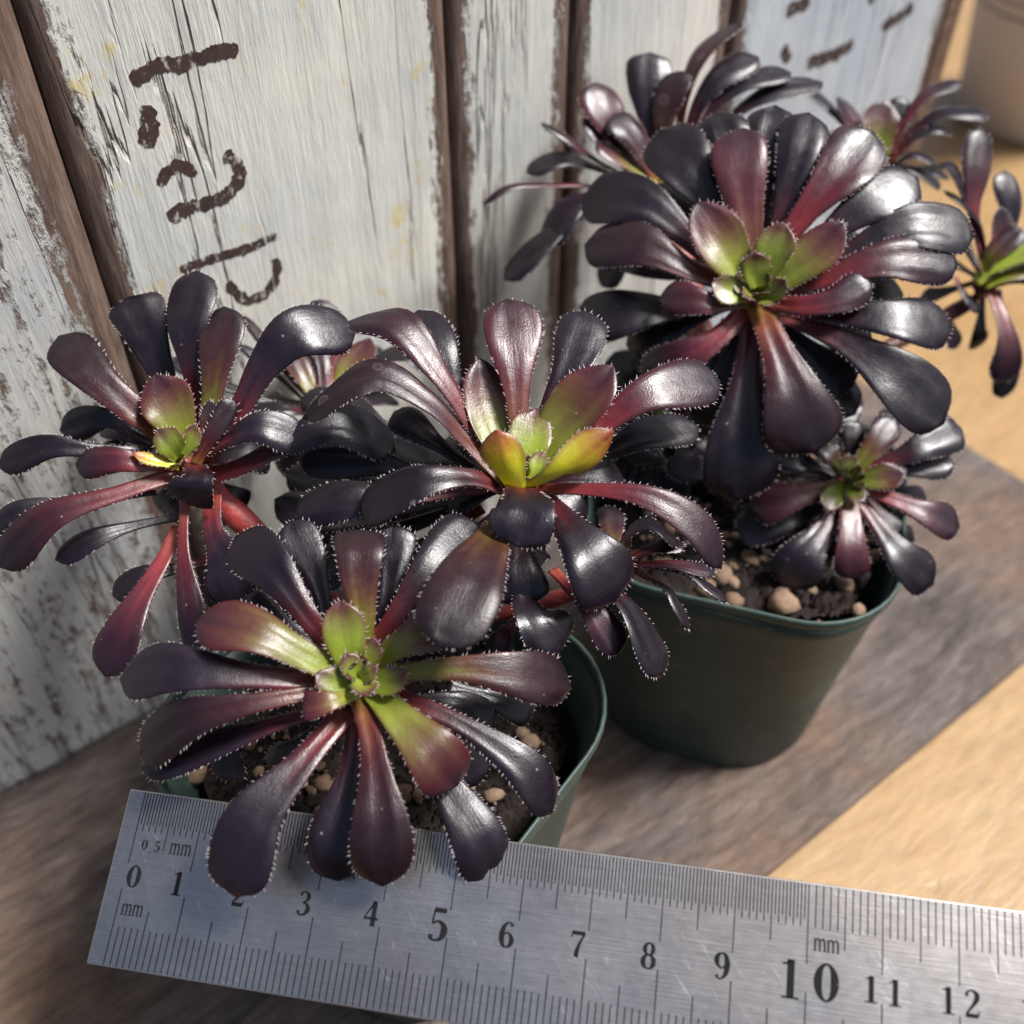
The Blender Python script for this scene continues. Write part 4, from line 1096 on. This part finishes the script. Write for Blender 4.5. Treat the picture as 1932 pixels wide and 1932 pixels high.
def bar(x0, x1, y0, y1, z=0.02):
    b = len(V); V.extend([(x0, y0, z), (x1, y0, z), (x1, y1, z), (x0, y1, z)]); F.append((b, b + 1, b + 2, b + 3))
for k in range(0, 159):              # lower scale: millimetres
    ln = 10.9 if k % 10 == 0 else (8.2 if k % 5 == 0 else 5.6)
    bar(k - .085, k + .085, 0.25, ln)
for k in range(0, 318):              # upper scale: half millimetres up to 10 cm, then millimetres
    x = k / 2
    if x > 100 and k % 2: continue
    ln = 10.6 if k % 20 == 0 else (8.3 if k % 10 == 0 else (5.9 if k % 2 == 0 else 4.9))
    bar(x - .075, x + .075, RW - ln, RW - 0.25)
tag(rchild('graduation_marks', V, F, M_INK), kind='stuff')

def pen(strokes, x, y, h, wx=1.0, z=0.03, slant=0.0):
    """letter shapes from strokes of (x, y, half-width), height 1"""
    V, F = [], []
    for stt in strokes:
        pts = resample([(p[0], p[1], p[2]) for p in stt], 10 if len(stt) == 2 else 8 * len(stt))
        b = len(V)
        for i, p in enumerate(pts):
            tg = pts[min(i + 1, len(pts) - 1)] - pts[max(i - 1, 0)]; tg[2] = 0; tg = unit(tg); s = np.array([-tg[1], tg[0], 0])
            for sg in (1, -1):
                q = np.array([p[0], p[1], 0]) + s * sg * p[2] * 1.22; V.append((x + (q[0] * wx) * h, y + q[1] * h, z))
            if i: F.append((b + 2 * i - 2, b + 2 * i - 1, b + 2 * i + 1, b + 2 * i))
    return V, F

def ell(cx, cy, rx, ry, thin, thick):
    return [(cx + rx * math.cos(a), cy + ry * math.sin(a), thin + (thick - thin) * math.cos(a) ** 2) for a in [2 * math.pi * k / 14 for k in range(15)]]
six = [(.48, .83, .05), (.42, .94, .03), (.30, .96, .028), (.15, .77, .065), (.10, .42, .085), (.16, .12, .06), (.30, .03, .03), (.44, .12, .06), (.49, .29, .078), (.43, .49, .05), (.30, .57, .028), (.17, .49, .03)]
GLY = {
 '0': [ell(.30, .5, .21, .46, .025, .085)],
 '1': [[(.34, 0, .075), (.34, .98, .075)], [(.34, .95, .03), (.24, .88, .025), (.13, .86, .02)], [(.13, .02, .022), (.55, .02, .022)]],
 '2': [[(.11, .74, .055), (.13, .88, .035), (.28, .97, .03), (.45, .86, .07), (.46, .68, .075), (.32, .42, .045), (.10, .12, .03)], [(.07, .06, .065), (.50, .06, .065)], [(.49, .05, .03), (.55, .24, .015)]],
 '3': [[(.11, .80, .055), (.18, .93, .03), (.32, .96, .028), (.44, .80, .068), (.38, .61, .04), (.24, .54, .022)], [(.24, .54, .022), (.41, .46, .045), (.48, .28, .08), (.38, .08, .05), (.22, .03, .03), (.11, .10, .045), (.11, .19, .055)]],
 '4': [[(.40, 0, .075), (.40, .98, .075)], [(.40, .97, .03), (.05, .32, .022)], [(.03, .30, .04), (.58, .30, .04)]],
 '5': [[(.14, .92, .06), (.50, .92, .06)], [(.15, .93, .025), (.12, .52, .025)], [(.12, .50, .025), (.28, .59, .03), (.45, .49, .065), (.49, .29, .085), (.41, .09, .05), (.24, .02, .03), (.11, .08, .045), (.11, .18, .058)]],
 '6': [six], '7': [[(.06, .91, .065), (.54, .91, .065)], [(.53, .92, .03), (.38, .58, .04), (.29, .28, .06), (.26, .01, .078)], [(.07, .95, .02), (.05, .72, .02)]],
 '8': [ell(.30, .74, .155, .215, .028, .066), ell(.30, .27, .195, .25, .028, .078)],
 '9': [[(.60 - a, 1 - b, c) for a, b, c in six]],
 'm': [[(.14, 0, .05), (.14, .62, .05)], [(.47, 0, .05), (.47, .48, .05)], [(.80, 0, .05), (.80, .48, .05)], [(.14, .48, .03), (.24, .60, .03), (.38, .62, .045), (.47, .46, .05)], [(.47, .48, .03), (.57, .60, .03), (.71, .62, .045), (.80, .46, .05)],
       [(.03, .60, .02), (.15, .62, .02)], [(.04, .015, .018), (.25, .015, .018)], [(.37, .015, .018), (.58, .015, .018)], [(.70, .015, .018), (.91, .015, .018)]],
 '.': [[(.1, 0.0, .07), (.1, .12, .07)]],
}
def ruler_xy(u, v):
    p = on_plane(u, v, RO, RZ) - RO
    return float(np.dot(p, RX)), float(np.dot(p, RY))
def glyph(ch, u, v, h, wx=1.0, name='numeral'):
    """place a character so that its middle is at this spot of the blade"""
    x, y = ruler_xy(u, v); w = {'m': .95, '.': .2}.get(ch, .6)
    V, F = pen(GLY[ch], x - w * wx * h / 2, y - h * (.31 if ch == 'm' else .5), h, wx); rchild(name, V, F, M_INK)
for ch, x, y, h, cc in [('0', 252, 500, 3.3, CR6), ('1', 415, 526, 3.4, CR6), ('2', 652, 566, 3.4, CR6), ('3', 900, 602, 3.4, CR6), ('4', 1155, 640, 3.5, CR6), ('5', 1410, 682, 4.5, CR6), ('6', 1671, 721, 3.5, CR6),
                        ('7', 262, 745, 3.5, CR7), ('8', 527, 788, 3.5, CR7), ('9', 800, 827, 3.5, CR7), ('1', 1052, 873, 5.0, CR7), ('0', 1192, 890, 5.0, CR7),
                        ('1', 1356, 913, 3.4, CR7), ('1', 1446, 927, 3.4, CR7), ('1', 1645, 955, 3.4, CR7), ('2', 1738, 968, 3.4, CR7), ('1', 1945, 1000, 3.4, CR7), ('3', 2035, 1012, 3.4, CR7)]:
    glyph(ch, *cc(x, y), h, 1.08)
for ch, x, y, h, cc in [('m', 224, 627, 2.4, CR6), ('m', 266, 632, 2.4, CR6), ('m', 408, 397, 2.4, CR6), ('m', 450, 402, 2.4, CR6), ('m', 1168, 750, 2.5, CR7), ('m', 1218, 757, 2.5, CR7),
                        ('0', 293, 379, 1.55, CR6), ('.', 316, 392, 1.55, CR6), ('5', 341, 386, 1.55, CR6)]:
    glyph(ch, *cc(x, y), h, 0.78 if ch == 'm' else 1.0, 'letter')
